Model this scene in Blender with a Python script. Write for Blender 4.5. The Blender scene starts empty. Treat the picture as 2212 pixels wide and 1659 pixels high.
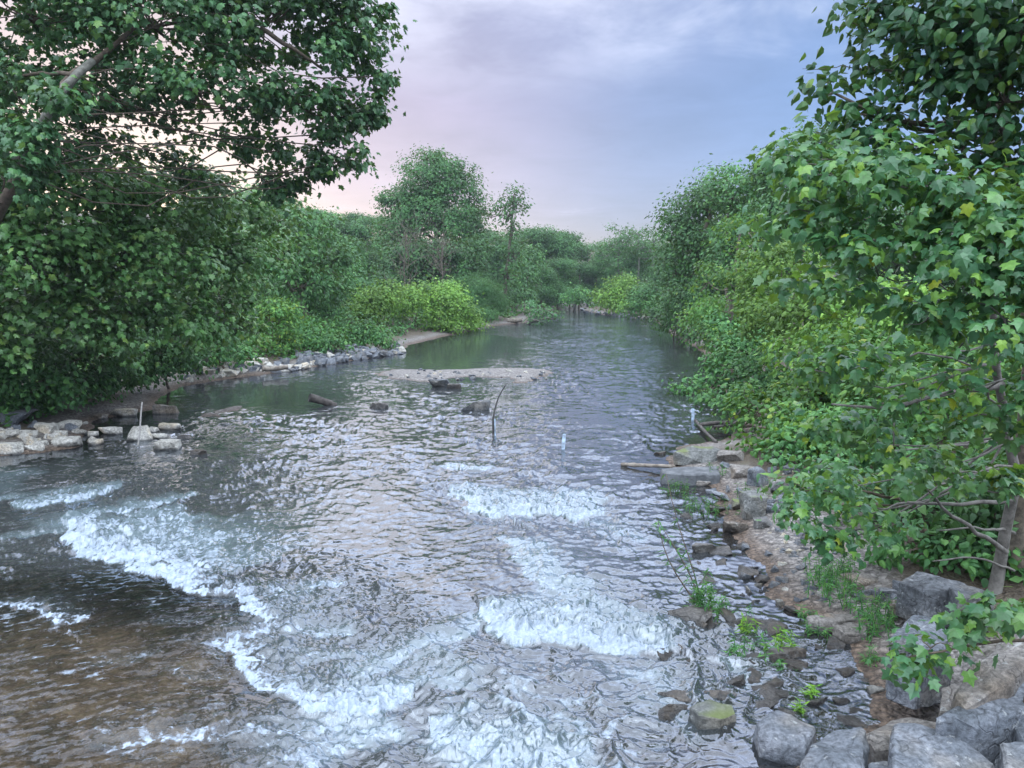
import bpy, bmesh, math, random
import numpy as np
from mathutils import Vector, Matrix, noise as mnoise

# ------------------------------------------------------------------ basics
sc = bpy.context.scene
COL = sc.collection
R = math.radians
H = 4.0                                   # camera height above the water
F = 1659.0; CX = 1106.0; CY = 829.5       # pixel geometry of the view (2212 x 1659)
PITCH = math.atan((CY - 608.0) / F)
CP, SP = math.cos(PITCH), math.sin(PITCH)

def ray(u, v):
    a = (u - CX) / F; b = (CY - v) / F
    return np.array([a, CP + b * SP, -SP + b * CP])
def at(u, v, d):                          # world point on the sight line at forward distance d
    r = ray(u, v); return np.array([0, 0, H]) + r * (d / r[1])
def flat(u, v, z=0.0):                    # world point where the sight line meets height z
    r = ray(u, v); t = (z - H) / r[2]; return np.array([0, 0, H]) + r * t
def project(p):
    q = np.asarray(p, float) - np.array([0, 0, H])
    dep = q[..., 1] * CP - q[..., 2] * SP; up = q[..., 1] * SP + q[..., 2] * CP
    return CX + F * q[..., 0] / dep, CY - F * up / dep

def tag(o, label=None, cat=None, group=None, kind=None):
    if label: o['label'] = label
    if cat: o['category'] = cat
    if group: o['group'] = group
    if kind: o['kind'] = kind
    return o
def empty(name, loc, label, cat, group=None):
    o = bpy.data.objects.new(name, None); COL.objects.link(o); o.location = loc
    o.empty_display_size = 0.3
    return tag(o, label, cat, group)
def np_mesh(name, verts, tris, smooth=False, attrs=None, quads=False):
    verts = np.ascontiguousarray(verts, np.float32); tris = np.ascontiguousarray(tris, np.int32)
    k = tris.shape[1]
    me = bpy.data.meshes.new(name)
    me.vertices.add(len(verts)); me.vertices.foreach_set('co', verts.ravel())
    me.loops.add(tris.size); me.loops.foreach_set('vertex_index', tris.ravel())
    me.polygons.add(len(tris)); me.polygons.foreach_set('loop_start', np.arange(0, tris.size, k, dtype=np.int32))
    me.polygons.foreach_set('use_smooth', np.full(len(tris), smooth, bool))
    if attrs:
        for a, val in attrs.items():
            at_ = me.attributes.new(a, 'FLOAT', 'POINT'); at_.data.foreach_set('value', np.ascontiguousarray(val, np.float32))
    me.update(); me.validate()
    return me
def link(name, me, mat, parent=None, loc=None):
    o = bpy.data.objects.new(name, me); COL.objects.link(o)
    if mat is not None and len(me.materials) == 0: me.materials.append(mat)
    if parent is not None: o.parent = parent
    if loc is not None: o.location = loc
    return o
def copy_tree(o, parent=None):
    c = o.copy(); COL.objects.link(c)
    if parent is not None: c.parent = parent
    for ch in list(o.children): copy_tree(ch, c)
    return c

# ------------------------------------------------------------------ numpy noise
def _hash(ix, iy, seed):
    h = (ix.astype(np.int64) * 374761393 + iy.astype(np.int64) * 668265263 + seed * 1442695041) & 0xffffffff
    h = ((h ^ (h >> 13)) * 1274126177) & 0xffffffff
    h = h ^ (h >> 16)
    return h
def perlin(x, y, seed=0):
    ix = np.floor(x); iy = np.floor(y); fx = x - ix; fy = y - iy
    ux = fx * fx * fx * (fx * (fx * 6 - 15) + 10); uy = fy * fy * fy * (fy * (fy * 6 - 15) + 10)
    def g(dx, dy):
        a = (_hash(ix + dx, iy + dy, seed) & 0xffff) * (2 * math.pi / 65536.0)
        return np.cos(a) * (fx - dx) + np.sin(a) * (fy - dy)
    a = g(0, 0); b = g(1, 0); c = g(0, 1); d = g(1, 1)
    return ((a + (b - a) * ux) * (1 - uy) + (c + (d - c) * ux) * uy) * 1.45
def fbm(x, y, octv=3, seed=0, gain=0.5):
    s = 0; amp = 1; tot = 0
    for i in range(octv):
        s = s + amp * perlin(x, y, seed + i * 17); tot += amp; amp *= gain; x = x * 2.03 + 5.1; y = y * 2.03 - 3.7
    return s / tot
def ridge(x, y, seed=0):
    return 1 - np.abs(perlin(x, y, seed)) * 1.6
def sstep(a, b, x):
    t = np.clip((x - a) / (b - a), 0, 1); return t * t * (3 - 2 * t)

# ------------------------------------------------------------------ materials
def new_mat(name):
    m = bpy.data.materials.new(name); m.use_nodes = True
    nt = m.node_tree; nt.nodes.clear()
    out = nt.nodes.new('ShaderNodeOutputMaterial')
    return m, nt, out
def N(nt, typ, **kw):
    n = nt.nodes.new(typ)
    for k, v in kw.items():
        if k in n.inputs: n.inputs[k].default_value = v
        else: setattr(n, k, v)
    return n
def ramp(nt, fac, stops, interp='LINEAR'):
    n = nt.nodes.new('ShaderNodeValToRGB'); n.color_ramp.interpolation = interp
    e = n.color_ramp.elements
    while len(e) < len(stops): e.new(0.5)
    for i, (p, c) in enumerate(stops):
        e[i].position = p; e[i].color = (*c, 1) if len(c) == 3 else c
    nt.links.new(fac, n.inputs[0]); return n.outputs[0]
def mixc(nt, fac, a, b, mode='MIX'):
    n = nt.nodes.new('ShaderNodeMix'); n.data_type = 'RGBA'; n.blend_type = mode
    for s, val in ((0, fac), (6, a), (7, b)):
        if hasattr(val, 'is_output') or isinstance(val, bpy.types.NodeSocket): nt.links.new(val, n.inputs[s])
        elif s == 0: n.inputs[s].default_value = val
        else: n.inputs[s].default_value = (*val, 1) if len(val) == 3 else val
    return n.outputs[2]
def math_(nt, op, a, b=None, c=None, clamp=False):
    n = nt.nodes.new('ShaderNodeMath'); n.operation = op; n.use_clamp = clamp
    for i, v in enumerate((a, b, c)):
        if v is None: continue
        if isinstance(v, bpy.types.NodeSocket): nt.links.new(v, n.inputs[i])
        else: n.inputs[i].default_value = v
    return n.outputs[0]
def smooth_(nt, val, lo, hi, a=0.0, b=1.0):
    n = nt.nodes.new('ShaderNodeMapRange'); n.interpolation_type = 'SMOOTHSTEP'
    nt.links.new(val, n.inputs[0]); n.inputs[1].default_value = lo; n.inputs[2].default_value = hi
    n.inputs[3].default_value = a; n.inputs[4].default_value = b
    return n.outputs[0]
def attr(nt, name):
    n = nt.nodes.new('ShaderNodeAttribute'); n.attribute_name = name; return n.outputs['Fac']
def pos_(nt):
    return nt.nodes.new('ShaderNodeNewGeometry').outputs['Position']
def noise_(nt, vec, scale, detail=3, rough=0.55, dist=0.0):
    n = N(nt, 'ShaderNodeTexNoise'); n.inputs['Scale'].default_value = scale
    n.inputs['Detail'].default_value = detail; n.inputs['Roughness'].default_value = rough; n.inputs['Distortion'].default_value = dist
    if vec is not None: nt.links.new(vec, n.inputs['Vector'])
    return n.outputs['Fac']

def leaf_mat(name, stops, transl=0.3, tcol=(0.22, 0.30, 0.03), rough=0.5, spec=0.35):
    m, nt, out = new_mat(name)
    g = nt.nodes.new('ShaderNodeNewGeometry')
    oi = nt.nodes.new('ShaderNodeObjectInfo')
    col = ramp(nt, g.outputs['Random Per Island'], stops)
    nz = noise_(nt, g.outputs['Position'], 0.45, 2)
    v = math_(nt, 'MULTIPLY', smooth_(nt, nz, 0.3, 0.7, 0.72, 1.28), smooth_(nt, noise_(nt, g.outputs['Position'], 28, 2), 0.3, 0.7, 0.84, 1.16))
    v2 = math_(nt, 'MULTIPLY_ADD', oi.outputs['Random'], 0.3, 0.85)
    vv = math_(nt, 'MULTIPLY', v, v2)
    hsv = nt.nodes.new('ShaderNodeHueSaturation'); nt.links.new(col, hsv.inputs['Color']); nt.links.new(vv, hsv.inputs['Value'])
    p = N(nt, 'ShaderNodeBsdfPrincipled'); p.inputs['Roughness'].default_value = rough; p.inputs['Specular IOR Level'].default_value = spec
    nt.links.new(hsv.outputs[0], p.inputs['Base Color'])
    t = N(nt, 'ShaderNodeBsdfTranslucent')
    tc = mixc(nt, 0.5, hsv.outputs[0], tcol); nt.links.new(tc, t.inputs['Color'])
    mx = nt.nodes.new('ShaderNodeMixShader'); mx.inputs[0].default_value = transl
    nt.links.new(p.outputs[0], mx.inputs[1]); nt.links.new(t.outputs[0], mx.inputs[2]); nt.links.new(mx.outputs[0], out.inputs[0])
    return m
def bark_mat(name, a, b, scale=6.0):
    m, nt, out = new_mat(name)
    pz = pos_(nt)
    nz = noise_(nt, pz, scale, 4, 0.65)
    col = ramp(nt, nz, [(0.35, a), (0.62, b)])
    p = N(nt, 'ShaderNodeBsdfPrincipled'); p.inputs['Roughness'].default_value = 0.85
    nt.links.new(col, p.inputs['Base Color'])
    bp = N(nt, 'ShaderNodeBump'); bp.inputs['Strength'].default_value = 0.5; bp.inputs['Distance'].default_value = 0.02
    nt.links.new(noise_(nt, pz, scale * 5, 4), bp.inputs['Height']); nt.links.new(bp.outputs[0], p.inputs['Normal'])
    nt.links.new(p.outputs[0], out.inputs[0]); return m
def rock_mat(name, a, b, c, scale=2.2, wet=0.10, moss=0.0, wetdark=0.32):
    m, nt, out = new_mat(name)
    tc = nt.nodes.new('ShaderNodeTexCoord'); oi = nt.nodes.new('ShaderNodeObjectInfo')
    va = nt.nodes.new('ShaderNodeVectorMath'); va.operation = 'ADD'
    nt.links.new(tc.outputs['Object'], va.inputs[0]); nt.links.new(oi.outputs['Location'], va.inputs[1])
    vec = va.outputs[0]
    n1 = noise_(nt, vec, scale, 5, 0.62, 0.6); n2 = noise_(nt, vec, scale * 9, 4, 0.7); n3 = noise_(nt, vec, scale * 0.6, 2)
    col = ramp(nt, n1, [(0.3, a), (0.5, b), (0.72, c)])
    sp = smooth_(nt, n2, 0.3, 0.70, 0.50, 1.35)
    col = mixc(nt, 1.0, col, sp, 'MULTIPLY')
    vr = N(nt, 'ShaderNodeTexVoronoi', feature='DISTANCE_TO_EDGE'); vr.inputs['Scale'].default_value = scale * 0.42
    wv = nt.nodes.new('ShaderNodeVectorMath'); wv.operation = 'ADD'; nt.links.new(vec, wv.inputs[0])
    nn = N(nt, 'ShaderNodeTexNoise'); nn.inputs['Scale'].default_value = scale * 1.5; nt.links.new(vec, nn.inputs['Vector']); nt.links.new(nn.outputs['Color'], wv.inputs[1])
    nt.links.new(wv.outputs[0], vr.inputs['Vector'])
    crack = smooth_(nt, vr.outputs['Distance'], 0.0, 0.02, 0.5, 1.0)
    col = mixc(nt, 0.6, col, crack, 'MULTIPLY')
    col = mixc(nt, smooth_(nt, n3, 0.50, 0.64, 0.0, 0.55), col, mixc(nt, 1.0, col, (1.35, 1.12, 0.85), 'MULTIPLY'))
    spt = smooth_(nt, noise_(nt, vec, scale * 4.2, 4, 0.7), 0.60, 0.68, 0.0, 0.5)
    col = mixc(nt, spt, col, (0.40, 0.42, 0.41))
    if moss > 0:
        g = nt.nodes.new('ShaderNodeNewGeometry'); sep = nt.nodes.new('ShaderNodeSeparateXYZ'); nt.links.new(g.outputs['Normal'], sep.inputs[0])
        mm = math_(nt, 'MULTIPLY', smooth_(nt, sep.outputs[2], 0.3, 0.9), smooth_(nt, n3, 0.45, 0.62, 0.0, moss))
        col = mixc(nt, mm, col, (0.10, 0.13, 0.035))
    # wet band at the waterline
    sp2 = nt.nodes.new('ShaderNodeSeparateXYZ'); nt.links.new(pos_(nt), sp2.inputs[0])
    zz = math_(nt, 'MULTIPLY_ADD', n1, 0.10, sp2.outputs[2])
    dry = smooth_(nt, zz, wet * 0.7, wet * 1.3 + 0.02)
    wc = mixc(nt, 1.0, col, (wetdark, wetdark, wetdark), 'MULTIPLY')
    col = mixc(nt, dry, wc, col)
    p = N(nt, 'ShaderNodeBsdfPrincipled'); nt.links.new(col, p.inputs['Base Color'])
    nt.links.new(smooth_(nt, dry, 0, 1, 0.28, 0.8), p.inputs['Roughness'])
    bp = N(nt, 'ShaderNodeBump'); bp.inputs['Strength'].default_value = 0.8; bp.inputs['Distance'].default_value = 0.035
    hh = math_(nt, 'ADD', math_(nt, 'MULTIPLY', n2, 0.6), n1); hh = math_(nt, 'MULTIPLY_ADD', crack, 0.5, hh)
    nt.links.new(hh, bp.inputs['Height']); nt.links.new(bp.outputs[0], p.inputs['Normal'])
    nt.links.new(p.outputs[0], out.inputs[0]); return m
def plain_mat(name, col, rough=0.5, var=0.2, scale=8, metal=0.0):
    m, nt, out = new_mat(name)
    nz = noise_(nt, pos_(nt), scale, 4, 0.6)
    c = mixc(nt, 1.0, (*col,), smooth_(nt, nz, 0.3, 0.7, 1 - var, 1 + var), 'MULTIPLY')
    p = N(nt, 'ShaderNodeBsdfPrincipled'); p.inputs['Roughness'].default_value = rough; p.inputs['Metallic'].default_value = metal
    nt.links.new(c, p.inputs['Base Color']); nt.links.new(p.outputs[0], out.inputs[0]); return m

M = {}
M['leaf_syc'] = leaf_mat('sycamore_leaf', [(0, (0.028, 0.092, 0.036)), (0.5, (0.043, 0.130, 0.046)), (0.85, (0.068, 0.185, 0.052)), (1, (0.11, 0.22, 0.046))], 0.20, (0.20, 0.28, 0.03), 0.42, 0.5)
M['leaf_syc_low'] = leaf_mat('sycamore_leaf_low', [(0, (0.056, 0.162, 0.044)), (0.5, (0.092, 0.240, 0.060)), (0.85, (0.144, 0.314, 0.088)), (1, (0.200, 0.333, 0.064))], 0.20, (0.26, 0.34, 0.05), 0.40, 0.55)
M['leaf_fore'] = leaf_mat('young_sycamore_leaf', [(0, (0.034, 0.115, 0.052)), (0.5, (0.056, 0.16, 0.062)), (0.80, (0.085, 0.205, 0.055)), (0.95, (0.135, 0.275, 0.038)), (0.985, (0.16, 0.295, 0.036)), (1, (0.30, 0.35, 0.03))], 0.32, (0.26, 0.40, 0.03), 0.36, 0.6)
M['leaf_vine'] = leaf_mat('vine_leaf', [(0, (0.021, 0.083, 0.040)), (0.6, (0.034, 0.122, 0.048)), (0.9, (0.060, 0.176, 0.044)), (1, (0.144, 0.265, 0.024))], 0.28, (0.2, 0.32, 0.03), 0.42, 0.45)
M['leaf_dark'] = leaf_mat('dark_leaf', [(0, (0.026, 0.089, 0.027)), (0.6, (0.042, 0.131, 0.037)), (1, (0.074, 0.191, 0.042))], 0.20)
M['leaf_mid'] = leaf_mat('mid_leaf', [(0, (0.039, 0.131, 0.042)), (0.6, (0.061, 0.185, 0.051)), (1, (0.104, 0.251, 0.056))], 0.20)
M['leaf_lime'] = leaf_mat('lime_leaf', [(0, (0.075, 0.184, 0.032)), (0.5, (0.115, 0.252, 0.040)), (1, (0.190, 0.347, 0.056))], 0.32, (0.28, 0.38, 0.06))
M['leaf_olive'] = leaf_mat('olive_leaf', [(0, (0.045, 0.142, 0.034)), (0.6, (0.075, 0.20, 0.042)), (0.92, (0.125, 0.263, 0.04)), (1, (0.24, 0.30, 0.034))], 0.30, (0.24, 0.38, 0.03))
M['leaf_willow'] = leaf_mat('willow_leaf', [(0, (0.043, 0.143, 0.051)), (0.6, (0.069, 0.197, 0.070)), (1, (0.112, 0.263, 0.084))], 0.3)
M['leaf_far'] = leaf_mat('far_leaf', [(0, (0.034, 0.113, 0.036)), (0.6, (0.054, 0.162, 0.048)), (1, (0.084, 0.216, 0.056))], 0.28)
M['bark_pale'] = bark_mat('sycamore_bark', (0.07, 0.07, 0.055), (0.20, 0.20, 0.17), 5)
M['bark'] = bark_mat('bark', (0.06, 0.05, 0.04), (0.16, 0.135, 0.10), 9)
M['bark_grey'] = bark_mat('grey_bark', (0.085, 0.08, 0.07), (0.19, 0.18, 0.16), 9)
M['twig'] = bark_mat('twig', (0.07, 0.055, 0.04), (0.14, 0.11, 0.08), 12)
M['rock_pale'] = rock_mat('pale_limestone', (0.24, 0.23, 0.20), (0.40, 0.39, 0.35), (0.54, 0.53, 0.49), 2.2, 0.09, 0.15, 0.16)
M['rock_grey'] = rock_mat('grey_riprap', (0.066, 0.078, 0.090), (0.121, 0.136, 0.156), (0.203, 0.218, 0.242), 2.6, 0.07)
M['rock_tan'] = rock_mat('tan_riprap', (0.101, 0.090, 0.078), (0.164, 0.152, 0.136), (0.234, 0.218, 0.203), 2.4, 0.07)
M['rock_dark'] = rock_mat('dark_riprap', (0.05, 0.055, 0.062), (0.10, 0.11, 0.12), (0.19, 0.20, 0.21), 2.6, 0.06)
M['rock_wet'] = rock_mat('wet_stone', (0.05, 0.047, 0.043), (0.11, 0.102, 0.092), (0.20, 0.19, 0.175), 3.0, 0.16, 0.0, 0.45)
M['rock_moss'] = rock_mat('mossy_stone', (0.060, 0.063, 0.060), (0.114, 0.120, 0.114), (0.180, 0.186, 0.180), 2.4, 0.08, 0.9)
M['driftwood'] = bark_mat('driftwood', (0.12, 0.10, 0.08), (0.28, 0.25, 0.21), 7)
M['wet_wood'] = bark_mat('wet_wood', (0.035, 0.03, 0.027), (0.10, 0.09, 0.08), 7)
M['timber'] = bark_mat('timber', (0.054, 0.060, 0.066), (0.132, 0.141, 0.150), 5)
M['pvc'] = plain_mat('pale_blue_plastic', (0.21, 0.28, 0.36), 0.5, 0.5)
M['rod'] = plain_mat('steel_rod', (0.05, 0.05, 0.05), 0.5, 0.3, 14, 0.4)
M['rod_pale'] = plain_mat('bleached_stick', (0.30, 0.29, 0.27), 0.6, 0.2, 14)
M['weed'] = leaf_mat('weed_leaf', [(0, (0.040, 0.143, 0.046)), (0.6, (0.068, 0.216, 0.058)), (1, (0.128, 0.299, 0.058))], 0.3)
M['weed_lime'] = leaf_mat('lime_weed_leaf', [(0, (0.088, 0.235, 0.029)), (0.6, (0.150, 0.329, 0.038)), (1, (0.229, 0.400, 0.048))], 0.35)
M['grass'] = leaf_mat('grass_blade', [(0, (0.048, 0.156, 0.034)), (0.6, (0.080, 0.239, 0.052)), (1, (0.136, 0.311, 0.070))], 0.3)

# ------------------------------------------------------------------ river outline (traced on the water level, then used as ground plan)
LEFT_PX = [(-700, 1080), (-300, 1010), (0, 985), (90, 978), (165, 966), (190, 930), (215, 905), (330, 885), (352, 855), (400, 833), (520, 815), (640, 800),
           (760, 779), (860, 765), (885, 745), (960, 727), (1025, 714), (1045, 706), (1135, 697), (1150, 684), (1185, 672), (1225, 663)]
RIGHT_PX = [(1250, 668), (1300, 680), (1415, 692), (1450, 722), (1520, 762), (1590, 820), (1620, 880), (1600, 930), (1560, 952), (1470, 965), (1440, 985), (1450, 1020),
            (1520, 1050), (1560, 1100), (1590, 1140), (1610, 1180), (1650, 1230), (1690, 1290), (1745, 1330), (1800, 1360), (1850, 1420), (1880, 1480), (1880, 1560),
            (1740, 1610), (1640, 1680), (1660, 1900)]
LP = np.array([flat(*p)[:2] for p in LEFT_PX]); RP = np.array([flat(*p)[:2] for p in RIGHT_PX])
RIVER = np.vstack([LP[::1], [[LP[-1][0] + 6, LP[-1][1] + 60], [LP[-1][0] + 16, LP[-1][1] + 60]], RP, [[3.2, -8], [-30, -8], [-30, LP[0][1]]]])
def poly_sd(x, y, poly):                  # signed distance, positive outside the polygon
    x = np.asarray(x, float); y = np.asarray(y, float)
    best = np.full(x.shape, 1e18); inside = np.zeros(x.shape, bool)
    n = len(poly)
    for i in range(n):
        ax, ay = poly[i]; bx, by = poly[(i + 1) % n]
        ex, ey = bx - ax, by - ay; L2 = ex * ex + ey * ey + 1e-12
        t = np.clip(((x - ax) * ex + (y - ay) * ey) / L2, 0, 1)
        best = np.minimum(best, (x - ax - t * ex) ** 2 + (y - ay - t * ey) ** 2)
        c = ((ay > y) != (by > y))
        with np.errstate(divide='ignore', invalid='ignore'):
            xi = ax + (y - ay) * ex / (ey if abs(ey) > 1e-12 else 1e-12)
        inside ^= c & (x < xi)
    d = np.sqrt(best); return np.where(inside, -d, d)
BARS = [np.array([flat(*p)[:2] for p in q]) for q in (
    [(812, 806), (850, 798), (950, 800), (1100, 795), (1180, 798), (1197, 804), (1170, 815), (1140, 828), (1108, 826), (1100, 816), (1000, 814), (965, 819), (940, 826), (880, 822), (830, 816)],
    [(415, 903), (450, 886), (505, 874), (545, 872), (525, 885), (470, 900)],
    [(520, 858), (600, 845), (690, 836), (700, 841), (610, 852), (540, 863)])]
BAR_H = [0.13, 0.07, 0.03]
def terrain(x, y):
    x = np.asarray(x, float); y = np.asarray(y, float)
    sd = poly_sd(x, y, RIVER)
    sd = sd + 0.25 * fbm(x * 0.9, y * 0.9, 3, 5)
    r = np.hypot(x, y)
    right = x > 0.12 * y - 1
    out = np.maximum(sd, 0)
    zl = 0.45 * (1 - np.exp(-out / 2.5)) + 0.05 * np.minimum(out, 40)
    near = sstep(30, 10, r)
    zr = (0.28 + 0.10 * near) * (1 - np.exp(-out / 1.8)) + (0.06 + 0.05 * near) * np.minimum(out, 14) * (0.5 + 0.5 * sstep(0.5, 3.0, out))
    z = np.where(right, zr, zl)
    z += 0.10 * sstep(0.5, 3, out) * fbm(x * 0.5, y * 0.5, 3, 9)
    z += 13 * sstep(95, 210, r) * sstep(3, 25, out) * (0.8 + 0.4 * fbm(x * 0.01, y * 0.01, 2, 3) + 0.6 * sstep(20, -90, x))
    ins = np.maximum(-sd, 0)
    shallow = sstep(14, 6, r)
    depth = 0.10 * np.minimum(ins, 1.2) + (0.55 - 0.3 * shallow) * sstep(0.8, 4.0, ins)
    z = np.where(sd < 0, -depth - 0.015, z)
    z += 0.035 * fbm(x * 2.2, y * 2.2, 3, 21) * sstep(60, 20, r)
    bar = np.zeros_like(z)
    for q, hgt in zip(BARS, BAR_H):
        s = -poly_sd(x, y, q) + 0.25 * fbm(x * 1.2, y * 1.2, 2, 31)
        z = np.where(s > -1.5, np.maximum(z, hgt * sstep(-0.3, 1.0, s) * 1.2 - 0.03 + 0.02 * fbm(x * 3, y * 3, 2, 8) - 0.25 * sstep(0.0, -1.5, s)), z)
        bar = np.maximum(bar, sstep(-0.5, 0.2, s))
    return z, sd, bar
def tz(x, y): return float(terrain(np.array([x]), np.array([y]))[0][0])
def ground(u, v):                         # where the sight line meets the terrain or the water
    r = ray(u, v); ts = np.linspace(3.0, 160, 1600) / r[1]
    P = np.array([0, 0, H])[None] + r[None] * ts[:, None]
    z = np.maximum(terrain(P[:, 0], P[:, 1])[0], 0.0)
    k = np.argmax(P[:, 2] <= z)
    if P[k, 2] > z[k]: k = -1
    return P[k]

# ------------------------------------------------------------------ terrain sheet
def build_terrain():
    th = np.radians(np.linspace(-62, 62, 700)); rr = 3.2 * (420 / 3.2) ** np.linspace(0, 1, 560)
    T, RR = np.meshgrid(th, rr); x = (RR * np.sin(T)).ravel(); y = (RR * np.cos(T)).ravel()
    z, sd, bar = terrain(x, y)
    spit = np.array([flat(*p)[:2] for p in [(1560, 1130), (1700, 1100), (1880, 1200), (1920, 1260), (1850, 1340), (1740, 1330), (1640, 1240)]])
    bar = np.maximum(bar, sstep(0.5, -0.3, poly_sd(x, y, spit) + 0.3 * fbm(x * 1.5, y * 1.5, 2, 33)) * sstep(0.02, 0.22, z))
    nr, nc = RR.shape
    i = np.arange(nr * nc).reshape(nr, nc)
    q = np.stack([i[:-1, :-1], i[:-1, 1:], i[1:, 1:], i[1:, :-1]], -1).reshape(-1, 4)
    me = np_mesh('ground', np.stack([x, y, z], 1), q, True, {'sd': sd, 'bar': bar})
    m, nt, out = new_mat('river_bank')
    pz = pos_(nt); s = attr(nt, 'sd'); b = attr(nt, 'bar')
    vor = N(nt, 'ShaderNodeTexVoronoi'); vor.inputs['Scale'].default_value = 13; nt.links.new(pz, vor.inputs['Vector'])
    vor2 = N(nt, 'ShaderNodeTexVoronoi'); vor2.inputs['Scale'].default_value = 29; nt.links.new(pz, vor2.inputs['Vector'])
    sepc = nt.nodes.new('ShaderNodeSeparateColor'); nt.links.new(vor.outputs['Color'], sepc.inputs[0])
    sepc2 = nt.nodes.new('ShaderNodeSeparateColor'); nt.links.new(vor2.outputs['Color'], sepc2.inputs[0])
    g1 = ramp(nt, sepc.outputs[0], [(0, (0.13, 0.12, 0.11)), (0.5, (0.27, 0.255, 0.24)), (1, (0.46, 0.44, 0.42))])
    g2 = ramp(nt, sepc2.outputs[0], [(0, (0.12, 0.11, 0.10)), (0.5, (0.26, 0.245, 0.23)), (1, (0.43, 0.41, 0.39))])
    grav = mixc(nt, smooth_(nt, noise_(nt, pz, 4.0, 2), 0.42, 0.58), g1, g2)
    grav = mixc(nt, 1.0, grav, (0.80, 0.79, 0.78), 'MULTIPLY')
    edge = smooth_(nt, vor.outputs['Distance'], 0.25, 0.7, 1.0, 0.45)
    grav = mixc(nt, 0.7, grav, edge, 'MULTIPLY')
    bign = noise_(nt, pz, 0.5, 3)
    bed = ramp(nt, noise_(nt, pz, 2.6, 6, 0.7, 0.8), [(0.34, (0.03, 0.026, 0.02)), (0.46, (0.12, 0.085, 0.06)), (0.54, (0.22, 0.165, 0.125)), (0.66, (0.42, 0.36, 0.30))])
    bed = mixc(nt, 0.35, bed, grav)
    soil = ramp(nt, noise_(nt, pz, 3, 5, 0.6), [(0.3, (0.05, 0.038, 0.026)), (0.55, (0.10, 0.08, 0.055)), (0.75, (0.05, 0.075, 0.025))])
    sp = nt.nodes.new('ShaderNodeSeparateXYZ'); nt.links.new(pz, sp.inputs[0])
    sn = math_(nt, 'MULTIPLY_ADD', bign, 1.6, math_(nt, 'ADD', s, -0.8))
    col = mixc(nt, smooth_(nt, sn, 0.5, 1.7), grav, soil)
    brown = smooth_(nt, sp.outputs[2], 0.02, 0.16)
    wetg = mixc(nt, 1.0, grav, (0.55, 0.42, 0.32), 'MULTIPLY')
    col = mixc(nt, brown, wetg, col)
    col = mixc(nt, smooth_(nt, sp.outputs[2], -0.10, 0.0), bed, col)
    col = mixc(nt, math_(nt, 'MULTIPLY', b, smooth_(nt, sp.outputs[2], -0.02, 0.04)), col, grav)
    p = N(nt, 'ShaderNodeBsdfPrincipled'); p.inputs['Roughness'].default_value = 0.75; nt.links.new(col, p.inputs['Base Color'])
    bp = N(nt, 'ShaderNodeBump'); bp.inputs['Strength'].default_value = 0.9; bp.inputs['Distance'].default_value = 0.05
    hh = math_(nt, 'MULTIPLY_ADD', vor2.outputs['Distance'], -0.5, math_(nt, 'MULTIPLY', vor.outputs['Distance'], -1.0))
    nt.links.new(hh, bp.inputs['Height']); nt.links.new(bp.outputs[0], p.inputs['Normal']); nt.links.new(p.outputs[0], out.inputs[0])
    o = link('ground', me, m); tag(o, kind='structure', label='gravelly river banks and brown river bed', cat='ground')
build_terrain()

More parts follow.
